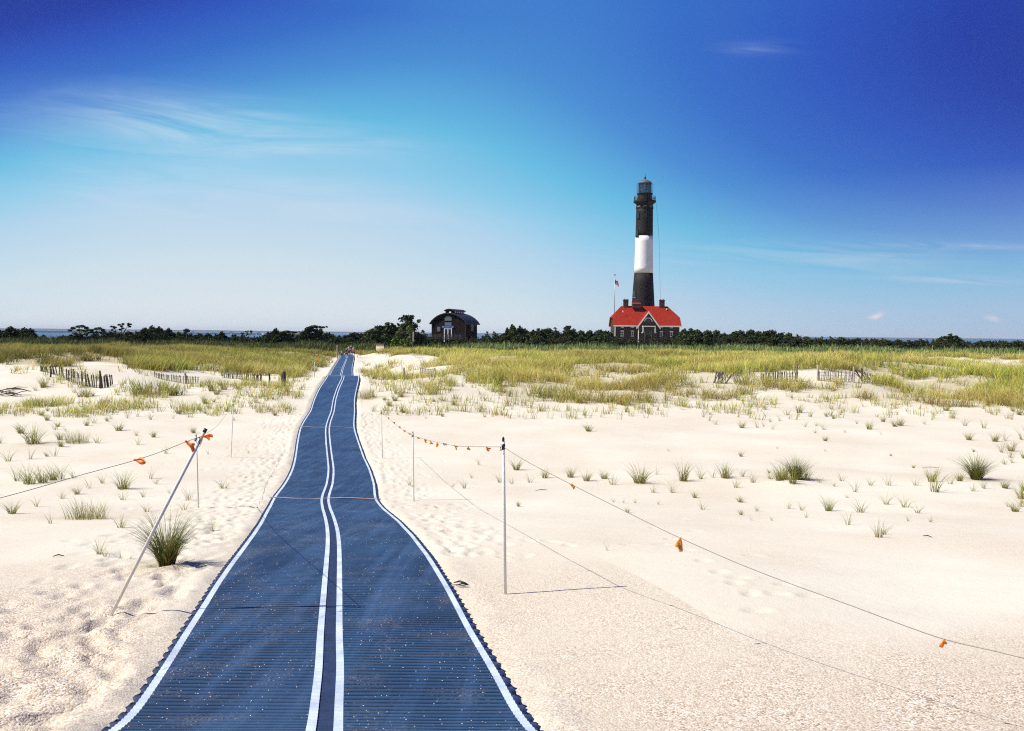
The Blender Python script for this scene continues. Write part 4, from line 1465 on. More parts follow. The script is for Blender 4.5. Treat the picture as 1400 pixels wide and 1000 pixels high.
# ------------------------------------------------------------------ keeper's house
HY = 248.0
KH = HY/FPX
HC = at(880.6, 459, HY)
hz = lambda py: 4.0+(459.0-py)*KH-0.2
hx = lambda px_: (px_-881.5)*KH*0.962
mbrick = bpy.data.materials.new('dark_brick')
mbrick.use_nodes = True
k = NT(mbrick.node_tree)
tcn = k.n('ShaderNodeTexCoord')
bt = k.n('ShaderNodeTexBrick')
bt.inputs['Color1'].default_value = (0.060, 0.044, 0.036, 1)
bt.inputs['Color2'].default_value = (0.036, 0.028, 0.024, 1)
bt.inputs['Mortar'].default_value = (0.075, 0.065, 0.056, 1)
bt.inputs['Scale'].default_value = 1.0
bt.inputs['Brick Width'].default_value = 0.5
bt.inputs['Row Height'].default_value = 0.22
bt.inputs['Mortar Size'].default_value = 0.02
mp = k.n('ShaderNodeMapping')
mp.inputs['Rotation'].default_value = (PI/2, 0, 0)
k.l(tcn.outputs['Object'], mp.inputs[0])
k.l(mp.outputs[0], bt.inputs['Vector'])
b = k.n('ShaderNodeBsdfPrincipled')
b.inputs['Roughness'].default_value = 0.9
b.inputs['Specular IOR Level'].default_value = 0.1
k.l(k.mix(k.ramp(k.noise(tcn.outputs['Object'], 0.8, 5.0), [(0.3, 0.0), (0.7, 0.5)]), bt.outputs['Color'], (0.05, 0.042, 0.036)), b.inputs['Base Color'])
k.l(b.outputs[0], k.n('ShaderNodeOutputMaterial').inputs[0])
mred = bpy.data.materials.new('red_shingle')
mred.use_nodes = True
k = NT(mred.node_tree)
tcn = k.n('ShaderNodeTexCoord')
wv = k.n('ShaderNodeTexWave', bands_direction='Z')
wv.inputs['Scale'].default_value = 1.6
wv.inputs['Distortion'].default_value = 0.6
wv.inputs['Detail'].default_value = 2.0
k.l(tcn.outputs['Object'], wv.inputs['Vector'])
cc = k.mix(k.ramp(k.noise(tcn.outputs['Object'], 1.3, 6.0, 0.7), [(0.3, 0.0), (0.7, 1.0)]), (0.25, 0.022, 0.012), (0.33, 0.032, 0.017))
cc = k.mix(k.m('MULTIPLY', wv.outputs['Fac'], 0.18), cc, (0.20, 0.022, 0.015))
b = k.n('ShaderNodeBsdfPrincipled')
b.inputs['Roughness'].default_value = 0.9
b.inputs['Specular IOR Level'].default_value = 0.06
k.l(cc, b.inputs['Base Color'])
bn = k.n('ShaderNodeBump')
bn.inputs['Strength'].default_value = 0.3
k.l(wv.outputs['Fac'], bn.inputs['Height'])
k.l(bn.outputs[0], b.inputs['Normal'])
k.l(b.outputs[0], k.n('ShaderNodeOutputMaterial').inputs[0])
mtrim = mat_basic('white_trim', (0.72, 0.70, 0.66), 0.6, 0.08, 6)
mchim = mat_basic('red_brick_chimney', (0.075, 0.035, 0.025), 0.85, 0.35, 5, 0.3, 8)
house = thing('keepers_house', 'dark brick two storey house with red roof at the foot of the lighthouse', 'house', (HC[0], HY, 0.2))
D = 5.6                                   # half depth; front wall at y = -D
xe0, xe1 = hx(836.8), hx(926.2)           # wall ends
ro0, ro1 = hx(834.3), hx(928.6)           # roof ends
zr, ze, zc_ = hz(419.0), hz(445.3), hz(434.5)
xr0, xr1 = hx(848.5), hx(914.0)
wallp = MB()
wallp.box(((xe0+xe1)/2, 0, ze/2-0.2), (xe1-xe0, 2*D, ze+0.4))
for xs, sg in ((xe0, 1), (xe1, -1)):       # gable ends up to the clipped hip
    yh = D*(zr-zc_)/(zr-ze)
    wallp.add([(xs, -D, ze), (xs, D, ze), (xs, yh, zc_), (xs, -yh, zc_), (xs+sg*0.3, -D, ze), (xs+sg*0.3, D, ze), (xs+sg*0.3, yh, zc_), (xs+sg*0.3, -yh, zc_)], [(0, 1, 2, 3), (7, 6, 5, 4), (0, 3, 7, 4), (1, 5, 6, 2), (2, 6, 7, 3)])
wallp.build('wall', mbrick, house)
DO = D+0.55
zeo = ze-0.12
yo = DO*(zr-zc_)/(zr-zeo)
rf = MB()
th_ = 0.22
for dz_, flip in ((0.0, False), (-th_, True)):
    vs = [(ro0, -DO, zeo+dz_), (ro1, -DO, zeo+dz_), (ro1, -yo, zc_+dz_), (xr1, 0, zr+dz_), (xr0, 0, zr+dz_), (ro0, -yo, zc_+dz_), (ro0, DO, zeo+dz_), (ro1, DO, zeo+dz_), (ro1, yo, zc_+dz_), (ro0, yo, zc_+dz_)]
    rf.add(vs, [(0, 1, 2, 3, 4, 5), (7, 6, 9, 4, 3, 8), (2, 8, 3), (9, 5, 4)])
ring = [0, 1, 2, 8, 7, 6, 9, 5]
rf.add([], [])
rf.f += [(ring[i], ring[(i+1) % 8], ring[(i+1) % 8]+10, ring[i]+10) for i in range(8)]
roof = rf.build('roof', mred, house)
tm = MB()
tm.box(((ro0+ro1)/2, -DO-0.06, zeo-0.16), (ro1-ro0, 0.12, 0.36))
tm.box(((ro0+ro1)/2, DO+0.06, zeo-0.16), (ro1-ro0, 0.12, 0.36))
tm.build('eaves_trim', mtrim, house)
# projecting cross gable
gx0, gx1, gxm = hx(867.8), hx(895.0), hx(881.5)
gz = hz(427.6)
gy = -D-1.6
gp = MB()
gp.prism([(gx0, -0.4), (gx1, -0.4), (gx1, ze), (gxm, gz-0.25), (gx0, ze)], gy, -D+0.1)
gp.build('gable_wall', mbrick, house)
ov = 0.55
gr_ = MB()
sl_ = (gz-ze)/(gx1-gxm)
yb = -D*0.30
for sg in (-1, 1):
    xo = gxm+sg*(gx1-gxm+ov)
    zo = ze-sl_*ov
    gr_.add([(gxm, gy-0.5, gz), (xo, gy-0.5, zo), (xo, -D*0.97, zo), (gxm, yb, gz), (gxm, gy-0.5, gz-0.2), (xo, gy-0.5, zo-0.2), (xo, -D*0.97, zo-0.2), (gxm, yb, gz-0.2)], [(0, 1, 2, 3), (7, 6, 5, 4), (0, 4, 5, 1), (1, 5, 6, 2), (2, 6, 7, 3)])
gr_.build('gable_roof', mred, house)
bb = MB()
for sg in (-1, 1):
    xo = gxm+sg*(gx1-gxm+ov+0.05)
    zo = ze-sl_*(ov+0.05)
    bb.add([(gxm, gy-0.53, gz+0.14), (xo, gy-0.53, zo+0.14), (xo, gy-0.53, zo-0.42), (gxm, gy-0.53, gz-0.45), (gxm, gy-0.66, gz+0.14), (xo, gy-0.66, zo+0.14), (xo, gy-0.66, zo-0.42), (gxm, gy-0.66, gz-0.45)], [(0, 1, 2, 3), (7, 6, 5, 4), (0, 4, 5, 1), (1, 5, 6, 2), (2, 6, 7, 3), (3, 7, 4, 0)])
bb.build('bargeboard', mtrim, house)


def hwin(px_, pt, pb, wpx, y, lintel=True, name='window'):
    w, hgt = wpx*KH, (pb-pt)*KH
    cx, cz = hx(px_), (hz(pt)+hz(pb))/2
    q = MB()
    fw = 0.10
    q.box((cx-w/2+fw/2, y-0.06, cz), (fw, 0.14, hgt-0.02))
    q.box((cx+w/2-fw/2, y-0.06, cz), (fw, 0.14, hgt-0.02))
    q.box((cx, y-0.062, cz+hgt/2-fw/2), (w-2*fw, 0.13, fw))
    q.box((cx, y-0.062, cz-hgt/2+fw/2), (w-2*fw, 0.13, fw))
    q.box((cx, y-0.055, cz), (w-2*fw, 0.10, 0.08))
    o = q.build(name, mtrim, house)
    MB().box((cx, y-0.022, cz), (w-2*fw, 0.04, hgt-2*fw)).build('pane', mglassd, o)
    s2 = MB().box((cx, y-0.10, cz-hgt/2-0.09), (w+0.2, 0.22, 0.12))
    if lintel:
        s2.box((cx, y-0.07, cz+hgt/2+0.17), (w+0.2, 0.16, 0.2))
    s2.build('sill', mtrim, o)


for px_ in (846.8, 861.0, 901.0, 915.0):
    hwin(px_, 454.0, 459.8, 3.6, -D)
    hwin(px_, 446.6, 448.2, 3.2, -D, False)
# arched attic window and porch in the gable
q = MB()
aw = 4.4*KH
for i in range(14):
    a0, a1 = PI*i/14, PI*(i+1)/14
    p = [(r_*math.cos(a_), r_*math.sin(a_)) for r_, a_ in ((aw, a0), (aw, a1), (aw*1.22, a1), (aw*1.22, a0))]
    q.add([(gxm+x_, gy-0.12, hz(440.6)+z_) for x_, z_ in p]+[(gxm+x_, gy+0.02, hz(440.6)+z_) for x_, z_ in p], [(0, 1, 2, 3), (7, 6, 5, 4), (0, 4, 5, 1), (1, 5, 6, 2), (2, 6, 7, 3), (3, 7, 4, 0)])
aw_o = q.build('arched_window', mtrim, house)
MB().prism([(gxm-aw*0.7, hz(440.6)), (gxm+aw*0.7, hz(440.6))]+[(gxm+aw*0.7*math.cos(a), hz(440.6)+aw*0.7*math.sin(a)) for a in np.linspace(0.05, PI-0.05, 10)], gy-0.05, gy+0.03).build('pane', mglassd, aw_o)
pq = MB()
pq.box((gxm, gy-1.0, hz(446.9)), (17.2*KH, 1.6, 0.26))
for sg in (-1, 1):
    pq.box((gxm+sg*7.9*KH, gy-1.62, hz(451)), (0.26, 0.26, 8*KH))
    pq.box((gxm+sg*8.6*KH, gy-1.5, hz(455.2)), (0.4, 0.4, 0.3))
pq.build('porch', mtrim, house)
dq = MB()
dq.box((gxm, gy-0.04, hz(461.5)), (2.2, 0.12, 18*KH))
dr = dq.build('door', mglassd, house)
dt = MB()
for sg in (-1, 1):
    dt.box((gxm+sg*1.0, gy-0.1, hz(461.5)), (0.12, 0.2, 17*KH))
    dt.box((gxm+sg*0.62, gy-0.1, hz(457.8)), (1.3, 0.16, 0.10), M=Matrix.Rotation(sg*0.95, 3, 'Y'))
dt.build('frame', mat_basic('weathered_door_frame', (0.22, 0.20, 0.18), 0.8), dr)
cbx = MB()
for px_ in (836.9, 868.2):
    cbx.tube([(hx(px_), -D-0.15 if px_ < 840 else gy-0.12, ze-0.3), (hx(px_), -D-0.15 if px_ < 840 else gy-0.12, 0.0)], 0.12, 6)
cbx.build('downpipe', mtrim, house)
for px_ in (854.8, 906.0):
    c_ = MB()
    c_.box((hx(px_), 0.0, (hz(411.5)+zr-0.8)/2), (6.6*KH, 1.3, hz(411.5)-zr+0.8))
    c_.box((hx(px_), 0.0, hz(411.5)+0.12), (7.4*KH, 1.5, 0.24))
    ch = c_.build('chimney', mchim, roof)
    cp = MB()
    for dx2 in (-0.35, 0.35):
        cp.lathe([(0.16, hz(411.5)+0.24), (0.13, hz(411.5)+0.5)], 10, (hx(px_)+dx2, 0))
    cp.build('chimney_pot', miron, ch)
dm = MB()
dm.prism([(hx(864.0), zr-0.9), (hx(875.8), zr-0.9), (hx(875.8), zr+0.55), (hx(864.0), zr+0.55)], -1.9, 1.0)
dmo = dm.build('roof_box', miron, roof)  # shaded front and sides of the red box painted in as black
MB().box(((hx(864)+hx(875.8))/2, -0.5, zr+0.30), (12.2*KH, 3.3, 0.16), M=Matrix.Rotation(0.42, 3, 'X')).build('roof_box_top', mred, dmo)
vt = MB()
vt.lathe([(0.16, hz(428)), (0.16, hz(426))], 8, (hx(849), -3.4))
vt.lathe([(0.14, hz(424)), (0.14, hz(422))], 8, (hx(911.7), -1.4))
vt.build('vent_pipe', mtrim, roof)

# flagpole
FY = 255.0
FP = at(839.4, 460, FY)
fp = thing('flagpole', 'tall slim flagpole standing left of the red roofed house', 'flagpole', (FP[0], FY, 0.2))
ftop = at(840.8, 377, FY)
fh = ftop[2]-0.2
fdx = 0.0
MB().tube([(0, 0, -0.3), (0, 0, fh*0.55), (0, 0, fh)], [0.17, 0.13, 0.08], 10).build('pole', mat_basic('painted_steel_pole', (0.33, 0.37, 0.42), 0.4, 0.1, metal=0.2), fp, True)
MB().lathe([(0.05, fh), (0.22, fh+0.12), (0.22, fh+0.3), (0.05, fh+0.42)], 12).build('finial', miron, fp, True)
MB().box((0, 0, 0.05), (0.8, 0.8, 0.3)).build('base', mat_basic('concrete', (0.3, 0.29, 0.27), 0.9), fp, bevel=0.02)
mflag = bpy.data.materials.new('striped_flag')
mflag.use_nodes = True
k = NT(mflag.node_tree)
uvx = k.n('ShaderNodeAttribute', attribute_name='fu').outputs['Fac']
uvy = k.n('ShaderNodeAttribute', attribute_name='fv').outputs['Fac']
st = k.m('GREATER_THAN', k.m('FRACT', k.m('MULTIPLY', uvy, 6.5)), 0.5)
fc = k.mix(st, (0.45, 0.03, 0.05), (0.75, 0.73, 0.72))
can = k.m('MULTIPLY', k.m('LESS_THAN', uvx, 0.4), k.m('GREATER_THAN', uvy, 0.46))
vs_ = k.n('ShaderNodeTexVoronoi')
cmb = k.n('ShaderNodeCombineXYZ')
k.l(k.m('MULTIPLY', uvx, 14.0), cmb.inputs[0])
k.l(k.m('MULTIPLY', uvy, 9.0), cmb.inputs[1])
k.l(cmb.outputs[0], vs_.inputs['Vector'])
vs_.inputs['Scale'].default_value = 1.0
cn = k.mix(k.m('LESS_THAN', vs_.outputs['Distance'], 0.25), (0.012, 0.018, 0.07), (0.7, 0.7, 0.7))
fc = k.mix(can, fc, cn)
b = k.n('ShaderNodeBsdfPrincipled')
k.l(fc, b.inputs['Base Color'])
b.inputs['Roughness'].default_value = 0.8
k.l(b.outputs[0], k.n('ShaderNodeOutputMaterial').inputs[0])
fu, fv = np.meshgrid(np.linspace(0, 1, 25), np.linspace(0, 1, 15))
gx_ = 0.1+fu*1.15
gz_ = (fv-1)*1.35-fu*1.0-0.15*np.sin(fu*7)
gy_ = 0.16*np.sin(fu*9+fv*1.5)*fu+0.05
co_ = np.stack([gx_, gy_, fh-1.1+gz_], -1).reshape(-1, 3)
ii = np.arange(co_.shape[0]).reshape(fu.shape)
qf = np.stack([ii[:-1, :-1], ii[:-1, 1:], ii[1:, 1:], ii[1:, :-1]], -1).reshape(-1, 4)
fl_ = mesh_np('flag', co_, qf, mflag, None, True, attrs={'fu': fu.ravel(), 'fv': fv.ravel()})
fl_.location = fp.location
props(fl_, 'small red and white striped flag with dark canton flying from the flagpole', 'flag')

# ------------------------------------------------------------------ brown arched building
BY = 196.0
KB = BY/FPX
ang = math.radians(-20)
BC = at(613.2, 458, BY)
bz = lambda py: 4.0+(456.6-py)*KB-0.3
shing = bpy.data.materials.new('dark_cedar_shingle')
shing.use_nodes = True
k = NT(shing.node_tree)
tcn = k.n('ShaderNodeTexCoord')
bt = k.n('ShaderNodeTexBrick')
bt.inputs['Color1'].default_value = (0.020, 0.012, 0.011, 1)
bt.inputs['Color2'].default_value = (0.010, 0.007, 0.007, 1)
bt.inputs['Mortar'].default_value = (0.012, 0.009, 0.008, 1)
bt.inputs['Brick Width'].default_value = 0.22
bt.inputs['Row Height'].default_value = 0.19
bt.inputs['Mortar Size'].default_value = 0.012
bt.inputs['Scale'].default_value = 1.0
mp = k.n('ShaderNodeMapping')
mp.inputs['Rotation'].default_value = (PI/2, 0, 0)
k.l(tcn.outputs['Object'], mp.inputs[0])
k.l(mp.outputs[0], bt.inputs['Vector'])
b = k.n('ShaderNodeBsdfPrincipled')
b.inputs['Roughness'].default_value = 0.9
b.inputs['Specular IOR Level'].default_value = 0.1
k.l(bt.outputs['Color'], b.inputs['Base Color'])
k.l(b.outputs[0], k.n('ShaderNodeOutputMaterial').inputs[0])
mroofd = mat_basic('dark_grey_roofing', (0.022, 0.023, 0.026), 0.6, 0.2, 2.0)
bh = thing('arched_roof_building', 'dark brown shingled building with low arched roof and raised clerestory', 'building', (BC[0], BY, 0.3), ang)
Wd = 46.5*KB/math.cos(ang)
Dp = 7.2
he, hr = bz(440.6), bz(430.0)
fx = -Wd/2


def arc(w, h0, h1, n=17, ext=0.0):
    R = ((w/2)**2+(h1-h0)**2)/(2*(h1-h0))
    out = []
    for i in range(n):
        x_ = -w/2-ext+(w+2*ext)*i/(n-1)
        out.append((x_, h1-R+math.sqrt(max(R*R-x_*x_, 0))))
    return out


# front face centre sits at the origin, body runs back (+y)
ap = arc(Wd, he, hr)
MB().prism([(-Wd/2, -0.5)]+ap+[(Wd/2, -0.5)], 0, Dp).build('wall', shing, bh)
ro = arc(Wd, he+0.03, hr+0.03, 17, 0.55)
MB().prism(ro+[(x_, z_+0.24) for x_, z_ in reversed(ro)], -0.45, Dp+0.45).build('roof', mroofd, bh)
mw = 12.4*KB
mz0, mz1, mz2 = hr-0.30, bz(425.3), bz(423.9)
mo = MB().prism([(-mw/2, mz0), (mw/2, mz0), (mw/2, mz1)]+[(-x_, z_) for x_, z_ in arc(mw, mz1, mz2, 9)][1:-1]+[(-mw/2, mz1)], 0.5, 6.8).build('clerestory', shing, bh)
ra = arc(mw, mz1+0.02, mz2+0.02, 9, 0.3)
MB().prism(ra+[(x_, z_+0.16) for x_, z_ in reversed(ra)], 0.2, 7.1).build('clerestory_roof', mroofd, mo)
msky = mat_basic('painted_reflection_glass', (0.85, 0.88, 0.90), 0.15, 0.05, spec=0.7)  # sky reflection put into the panes as a pale base colour
mpaneg = mat_basic('grey_window_glass', (0.10, 0.125, 0.14), 0.12, 0.2, spec=0.7)
zm = mz1-0.40
for i in range(5):
    fr_ = MB()
    y_ = 1.3+i*1.15
    wo_ = fr_.box((mw/2+0.03, y_, zm+0.05), (0.08, 0.85, 0.55)).build('clerestory_window', miron, mo)
    MB().box((mw/2+0.06, y_, zm+0.05), (0.06, 0.66, 0.40)).build('pane', msky, wo_)
wo_ = MB().box((0.15, 0.475, zm+0.05), (0.75, 0.06, 0.6)).build('clerestory_window', miron, mo)
MB().box((0.15, 0.455, zm+0.05), (0.5, 0.06, 0.4)).build('pane', msky, wo_)
# front openings (x measured from the facade centre)
cxf = lambda px_: (px_-614.3)*KB/math.cos(ang)
z0_, z1_ = bz(439.3), bz(433.0)
wv_ = cxf(618.6)-cxf(609.2)
xm = (cxf(618.6)+cxf(609.2))/2
pol = [(xm-wv_/2, z0_), (xm+wv_/2, z0_), (xm+wv_/2, z1_-0.45), (xm+wv_*0.3, z1_), (xm-wv_*0.3, z1_), (xm-wv_/2, z1_-0.45)]
wf = MB().prism([(xm+(x_-xm)*1.12, z0_-0.08+(z_-z0_)*1.12) for x_, z_ in pol], -0.08, 0.02).build('arched_window', mroofd, bh)
MB().prism(pol, -0.11, 0.0).build('pane', mpaneg, wf)
wf = MB().box((xm, -0.03, (bz(446)+bz(441.7))/2), (wv_*1.06, 0.1, bz(441.7)-bz(446)+0.1)).build('transom_window', mroofd, bh)
MB().box((xm, -0.06, (bz(446)+bz(441.7))/2), (wv_, 0.1, bz(441.7)-bz(446))).build('pane', mpaneg, wf)
sx0, sx1 = cxf(605.2), cxf(622.0)
sg_ = MB().box(((sx0+sx1)/2, -0.14, (bz(449.2)+bz(446.4))/2), (sx1-sx0, 0.14, bz(446.4)-bz(449.2))).build('sign_board', mat_basic('royal_blue_sign', (0.035, 0.06, 0.32), 0.5, 0.1), bh, bevel=0.02)
lt = MB()
for x_, w_ in ((sx0+0.32, 0.34), (sx1-0.34, 0.36)):
    lt.box((x_, -0.215, (bz(449.2)+bz(446.4))/2), (w_, 0.02, 0.2))
for i in range(9):
    lt.box((sx0+0.75+i*0.15, -0.215, (bz(449.2)+bz(446.4))/2), (0.07, 0.02, 0.13+0.05*((i*7) % 3)))
lt.build('lettering', mat_basic('pale_blue_lettering', (0.30, 0.36, 0.62), 0.5), sg_)
dmx = (cxf(608.8)+cxf(618.8))/2
dw = cxf(618.8)-cxf(608.8)
dz0, dz1 = -0.4, bz(449.6)
df_ = MB()
for xx_ in (-dw/2, 0, dw/2):
    df_.box((dmx+xx_, -0.08, (dz0+dz1)/2), (0.2, 0.16, dz1-dz0))
df_.box((dmx, -0.08, dz1+0.09), (dw+0.2, 0.16, 0.18))
for xx_ in (-dw/4, dw/4):
    df_.box((dmx+xx_, -0.07, dz0+0.5), (dw/2-0.2, 0.13, 1.0))
    df_.box((dmx+xx_, -0.07, dz1-0.1), (dw/2-0.2, 0.12, 0.2))
do_ = df_.build('door', mtrim, bh)
for xx_ in (-dw/4, dw/4):
    MB().box((dmx+xx_, -0.03, (dz0+1.0+dz1-0.2)/2), (dw/2-0.2, 0.05, dz1-dz0-1.2)).build('pane', mglassd, do_)
wf = MB().box((cxf(600.6), -0.04, bz(451.0)), (0.95, 0.1, 1.25)).build('window', mroofd, bh)
MB().box((cxf(600.6), -0.07, bz(451.0)), (0.75, 0.1, 1.05)).build('pane', mpaneg, wf)
wf = MB().box((Wd/2+0.03, 4.0, bz(448.0)), (0.1, 1.9, 1.9)).build('side_window', mroofd, bh)
MB().box((Wd/2+0.06, 4.0, bz(448.0)), (0.1, 1.5, 1.6)).build('pane', mpaneg, wf)
cbx = MB()
for sg in (-1, 1):
    cbx.box((sg*(Wd/2+0.02), -0.02, he/2-0.2), (0.16, 0.16, he+0.3))
cbx.build('corner_board', mroofd, bh)

# boardwalk with railings in front of it
bw = thing('boardwalk', 'grey wooden boardwalk with railings in front of the brown arched building', 'boardwalk', (0, 0, 0))
A0, A1 = at(536, 463, 182), at(632, 462.0, 186)
nseg = 26
zt = 2.05
rl, dk, ps = MB(), MB(), MB()
vx = Vector((A1[0]-A0[0], A1[1]-A0[1], 0))
L_ = vx.length
vx.normalize()
nx = Vector((-vx.y, vx.x, 0))
rzv = math.atan2(vx.y, vx.x)
zd = 2.75
for i in range(nseg+1):
    p = Vector((A0[0], A0[1], 0))+vx*(L_*i/nseg)
    for o_ in (0, 1.6):
        pp = p+nx*o_
        ps.box((pp.x, pp.y, zd/2+0.35), (0.11, 0.11, zd+1.3), rzv)
for o_ in (0, 1.6):
    for hh_ in (0.35, 0.65, 1.0):
        c_ = Vector((A0[0], A0[1], 0))+vx*(L_/2)+nx*(o_-0.08)
        rl.box((c_.x, c_.y, zd+hh_), (L_, 0.05, 0.09), rzv)
c_ = Vector((A0[0], A0[1], 0))+vx*(L_/2)+nx*0.8
dk.box((c_.x, c_.y, zd-0.06), (L_+0.2, 1.75, 0.12), rzv)
dk.build('deck', MAT['weathered'], bw)
rl.build('railing', MAT['weathered'], bw)
ps.build('railing_posts', MAT['weathered'], bw)

# slanted-beam post with white box (trail shelter light)
LP = hit(564.6, 485)
LP = np.array([*(at(564.6, 484.6, 150)[:2]), 0])
LP[2] = float(ter(LP[0], 150))
kl = 150/FPX
lpz = lambda py: (484.6-py)*kl
sp_ = thing('trail_post', 'dark trail post with long slanting arm and small white box on top', 'post', LP)
MB().tube([(0, 0, -0.4), (0, 0, lpz(470))], 0.12, 8).build('pole', MAT['darkwood'], sp_)
MB().tube([(0.06, 0, lpz(471)), (0.06, 0, lpz(457.5))], 0.13, 8).build('upper_pole', MAT['palewood'], sp_)
MB().tube([(-18*kl, 0, lpz(459.2)), (-8*kl, 0, lpz(457.8)), (1.5*kl, 0, lpz(456.4))], 0.10, 6).build('arm', MAT['darkwood'], sp_)
MB().box((5.6*kl, 0, lpz(457.0)), (5.0*kl, 0.45, 0.26)).build('box', mtrim, sp_, bevel=0.03)

# notice board
NP = at(519.5, 484, 146)
NP[2] = float(ter(NP[0], 146))
kn = 146/FPX
nb_ = thing('notice_board', 'cream notice board on brown posts beside the sandy trail', 'notice board', NP, -0.5)
nzv = lambda py: (484.2-py)*kn
for sg in (-1, 1):
    MB().box((sg*7.4*kn, 0, nzv(477)), (0.14, 0.14, 15.5*kn)).build('post', MAT['darkwood'], nb_)
MB().box((0, 0.02, nzv(477.3)), (14.0*kn, 0.1, 8.4*kn)).build('panel', mat_basic('cream_panel', (0.74, 0.66, 0.47), 0.7, 0.08), nb_)
MB().box((0, 0, nzv(472.6)), (15.4*kn, 0.36, 0.2)).build('header', mat_basic('red_brown_wood', (0.12, 0.05, 0.03), 0.8), nb_)
tx = MB()
for r_ in range(4):
    for c2 in range(9):
        if (r_*5+c2*3) % 7 != 2:
            tx.box((-0.6+c2*0.15, -0.036, nzv(475)-r_*0.2), (0.11, 0.012, 0.05))
tx.build('lettering', mat_basic('brown_lettering', (0.36, 0.27, 0.17), 0.7), nb_)

# picnic table, low and dark in the grass
TP = at(355.5, 483, 120)
TP[2] = float(ter(TP[0], 120))+0.35
kt = 120/FPX
pt_ = thing('picnic_table', 'low dark wooden table standing in the dune grass left of the mat', 'table', TP, 0.1)
zt_ = (483-479)*kt+0.05
MB().box((0, 0, zt_), (20*kt, 0.8, 0.09)).build('tabletop', MAT['darkwood'], pt_)
for sg in (-1, 1):
    MB().box((0, sg*0.72, zt_-0.3), (20*kt, 0.26, 0.06)).build('bench', MAT['darkwood'], pt_)
    lg = MB()
    for s2 in (-1, 1):
        lg.tube([(sg*0.72, s2*0.25, zt_-0.04), (sg*0.72, s2*0.75, -0.35)], 0.05, 5)
    lg.box((sg*0.72, 0, zt_-0.36), (0.08, 1.6, 0.09))
    lg.build('leg_frame', MAT['darkwood'], pt_)

# ------------------------------------------------------------------ sand fences


def fence(name, label, base, n, lean=(0.0, 0.15), sw=0.038, mat='weathered', posts=(), wires=True, jit=0.06, seed=1, group=None, shade=None):
    """base: [(px, py, height px)] along the foot"""
    r = random.Random(seed)
    bx_ = np.array(base, float)
    P0 = hit(bx_[0, 0], bx_[0, 1])
    root = thing(name, label, 'sand fence', P0, 0, group)
    q = MB()
    tops, xs_ = [], []
    # distances along the foot, smoothed
    ds = [hit(b[0], b[1])[1] for b in base]
    for i in range(n):
        f = i/(n-1)*(len(base)-1)
        px_ = np.interp(f, range(len(base)), bx_[:, 0])+r.uniform(-.4, .4)
        Yd = np.interp(f, range(len(base)), ds)
        hp = np.interp(f, range(len(base)), bx_[:, 2])*r.uniform(1-jit*2, 1+jit)
        X_ = ray(px_, 520)[0]*Yd
        Z_ = float(ter(X_, Yd))
        hm = hp*Yd/FPX
        l_ = r.gauss(lean[0], lean[1]*0.4)
        ly = r.gauss(0.05, 0.05)
        b0 = Vector((X_-P0[0], Yd-P0[1], Z_-P0[2]-0.12))
        t0 = b0+Vector((l_*hm, ly*hm, hm+0.12))
        mid_ = (b0+t0)/2
        Mx = Matrix.Rotation(math.atan2(l_*hm, hm+0.12), 3, 'Y') @ Matrix.Rotation(-ly, 3, 'X')
        q.box(mid_, (sw*r.uniform(.8, 1.15), 0.012, (t0-b0).length), M=Mx)
        tops.append((b0, t0))
    q.build('slat_panel', MAT[mat], root)
    if wires:
        w_ = MB()
        for f in (0.35, 0.62, 0.88):
            w_.tube([b0.lerp(t0, f)+Vector((0, -0.012, 0)) for b0, t0 in tops], 0.007, 4)
        w_.build('wire', miron, root)
    for px_, pt, pb, rr_ in posts:
        Pp = hit(px_, pb)
        hm = (pb-pt)*Pp[1]/FPX
        b0 = Vector(Pp)-Vector(P0)
        MB().tube([b0-Vector((0, 0, 0.3)), b0+Vector((0.02, 0, hm*0.5)), b0+Vector((0.05*r.uniform(-1, 1), 0, hm))], rr_, 7).build('post', MAT[mat], root)
    return root


fence('sand_fence', 'dark slatted sand fence half buried at the far left, slats fanning right', [(56, 508, 7), (66, 510, 9), (78, 514, 13), (95, 522, 18), (110, 527, 18), (125, 530, 18), (138, 531, 19), (148, 530, 17), (154, 526, 15)], 44, (-0.14, 0.3), 0.06, 'darkwood', [(137.5, 507, 531.5, 0.055), (69, 508, 516, 0.05)], seed=2)
fence('sand_fence', 'short grey sand fence in the middle of the left dunes with one post', [(212, 516, 7), (225, 520, 8), (240, 523, 10), (255, 525, 11), (270, 524, 10)], 26, (-0.05, 0.2), 0.05, 'weathered', [(253.7, 510.5, 525, 0.06)], seed=3)
fence('sand_fence', 'dark sand fence running towards the mat on the left', [(305, 517, 6), (320, 518, 7), (335, 520, 9), (347, 521, 10), (357, 522, 10)], 30, (0.0, 0.2), 0.055, 'darkwood', [(368.3, 511, 523.5, 0.06)], seed=4)
fence('sand_fence', 'grey sand fence under the grassy knoll right of the lighthouse', [(1040, 520, 10), (1055, 521.5, 13), (1070, 522, 14), (1090, 522.5, 14)], 34, (0.0, 0.1), 0.045, 'weathered', [(1088.5, 500, 523, 0.06)], seed=5)
fence('sand_fence', 'pale bleached sand fence between two posts on the right dune', [(1118, 521, 13), (1130, 522, 16), (1145, 523, 16), (1165, 522, 15)], 34, (0.05, 0.2), 0.04, 'palewood', [(1117.5, 499, 520.5, 0.07), (1166.8, 502, 523, 0.06)], seed=6)
fence('sand_fence', 'collapsed tangle of dark fence slats at the right end of the dune fences', [(1180, 520, 15), (1192, 521, 12), (1206, 522, 7)], 24, (-0.75, 0.8), 0.045, 'darkwood', [(1178, 504, 521, 0.06)], seed=7, wires=False)
fence('sand_fence', 'heap of leaning grey fence slats left of the grassy knoll', [(974, 524, 15), (982, 525, 17), (992, 525, 13)], 26, (0.3, 0.9), 0.05, 'weathered', [], seed=8, wires=False)
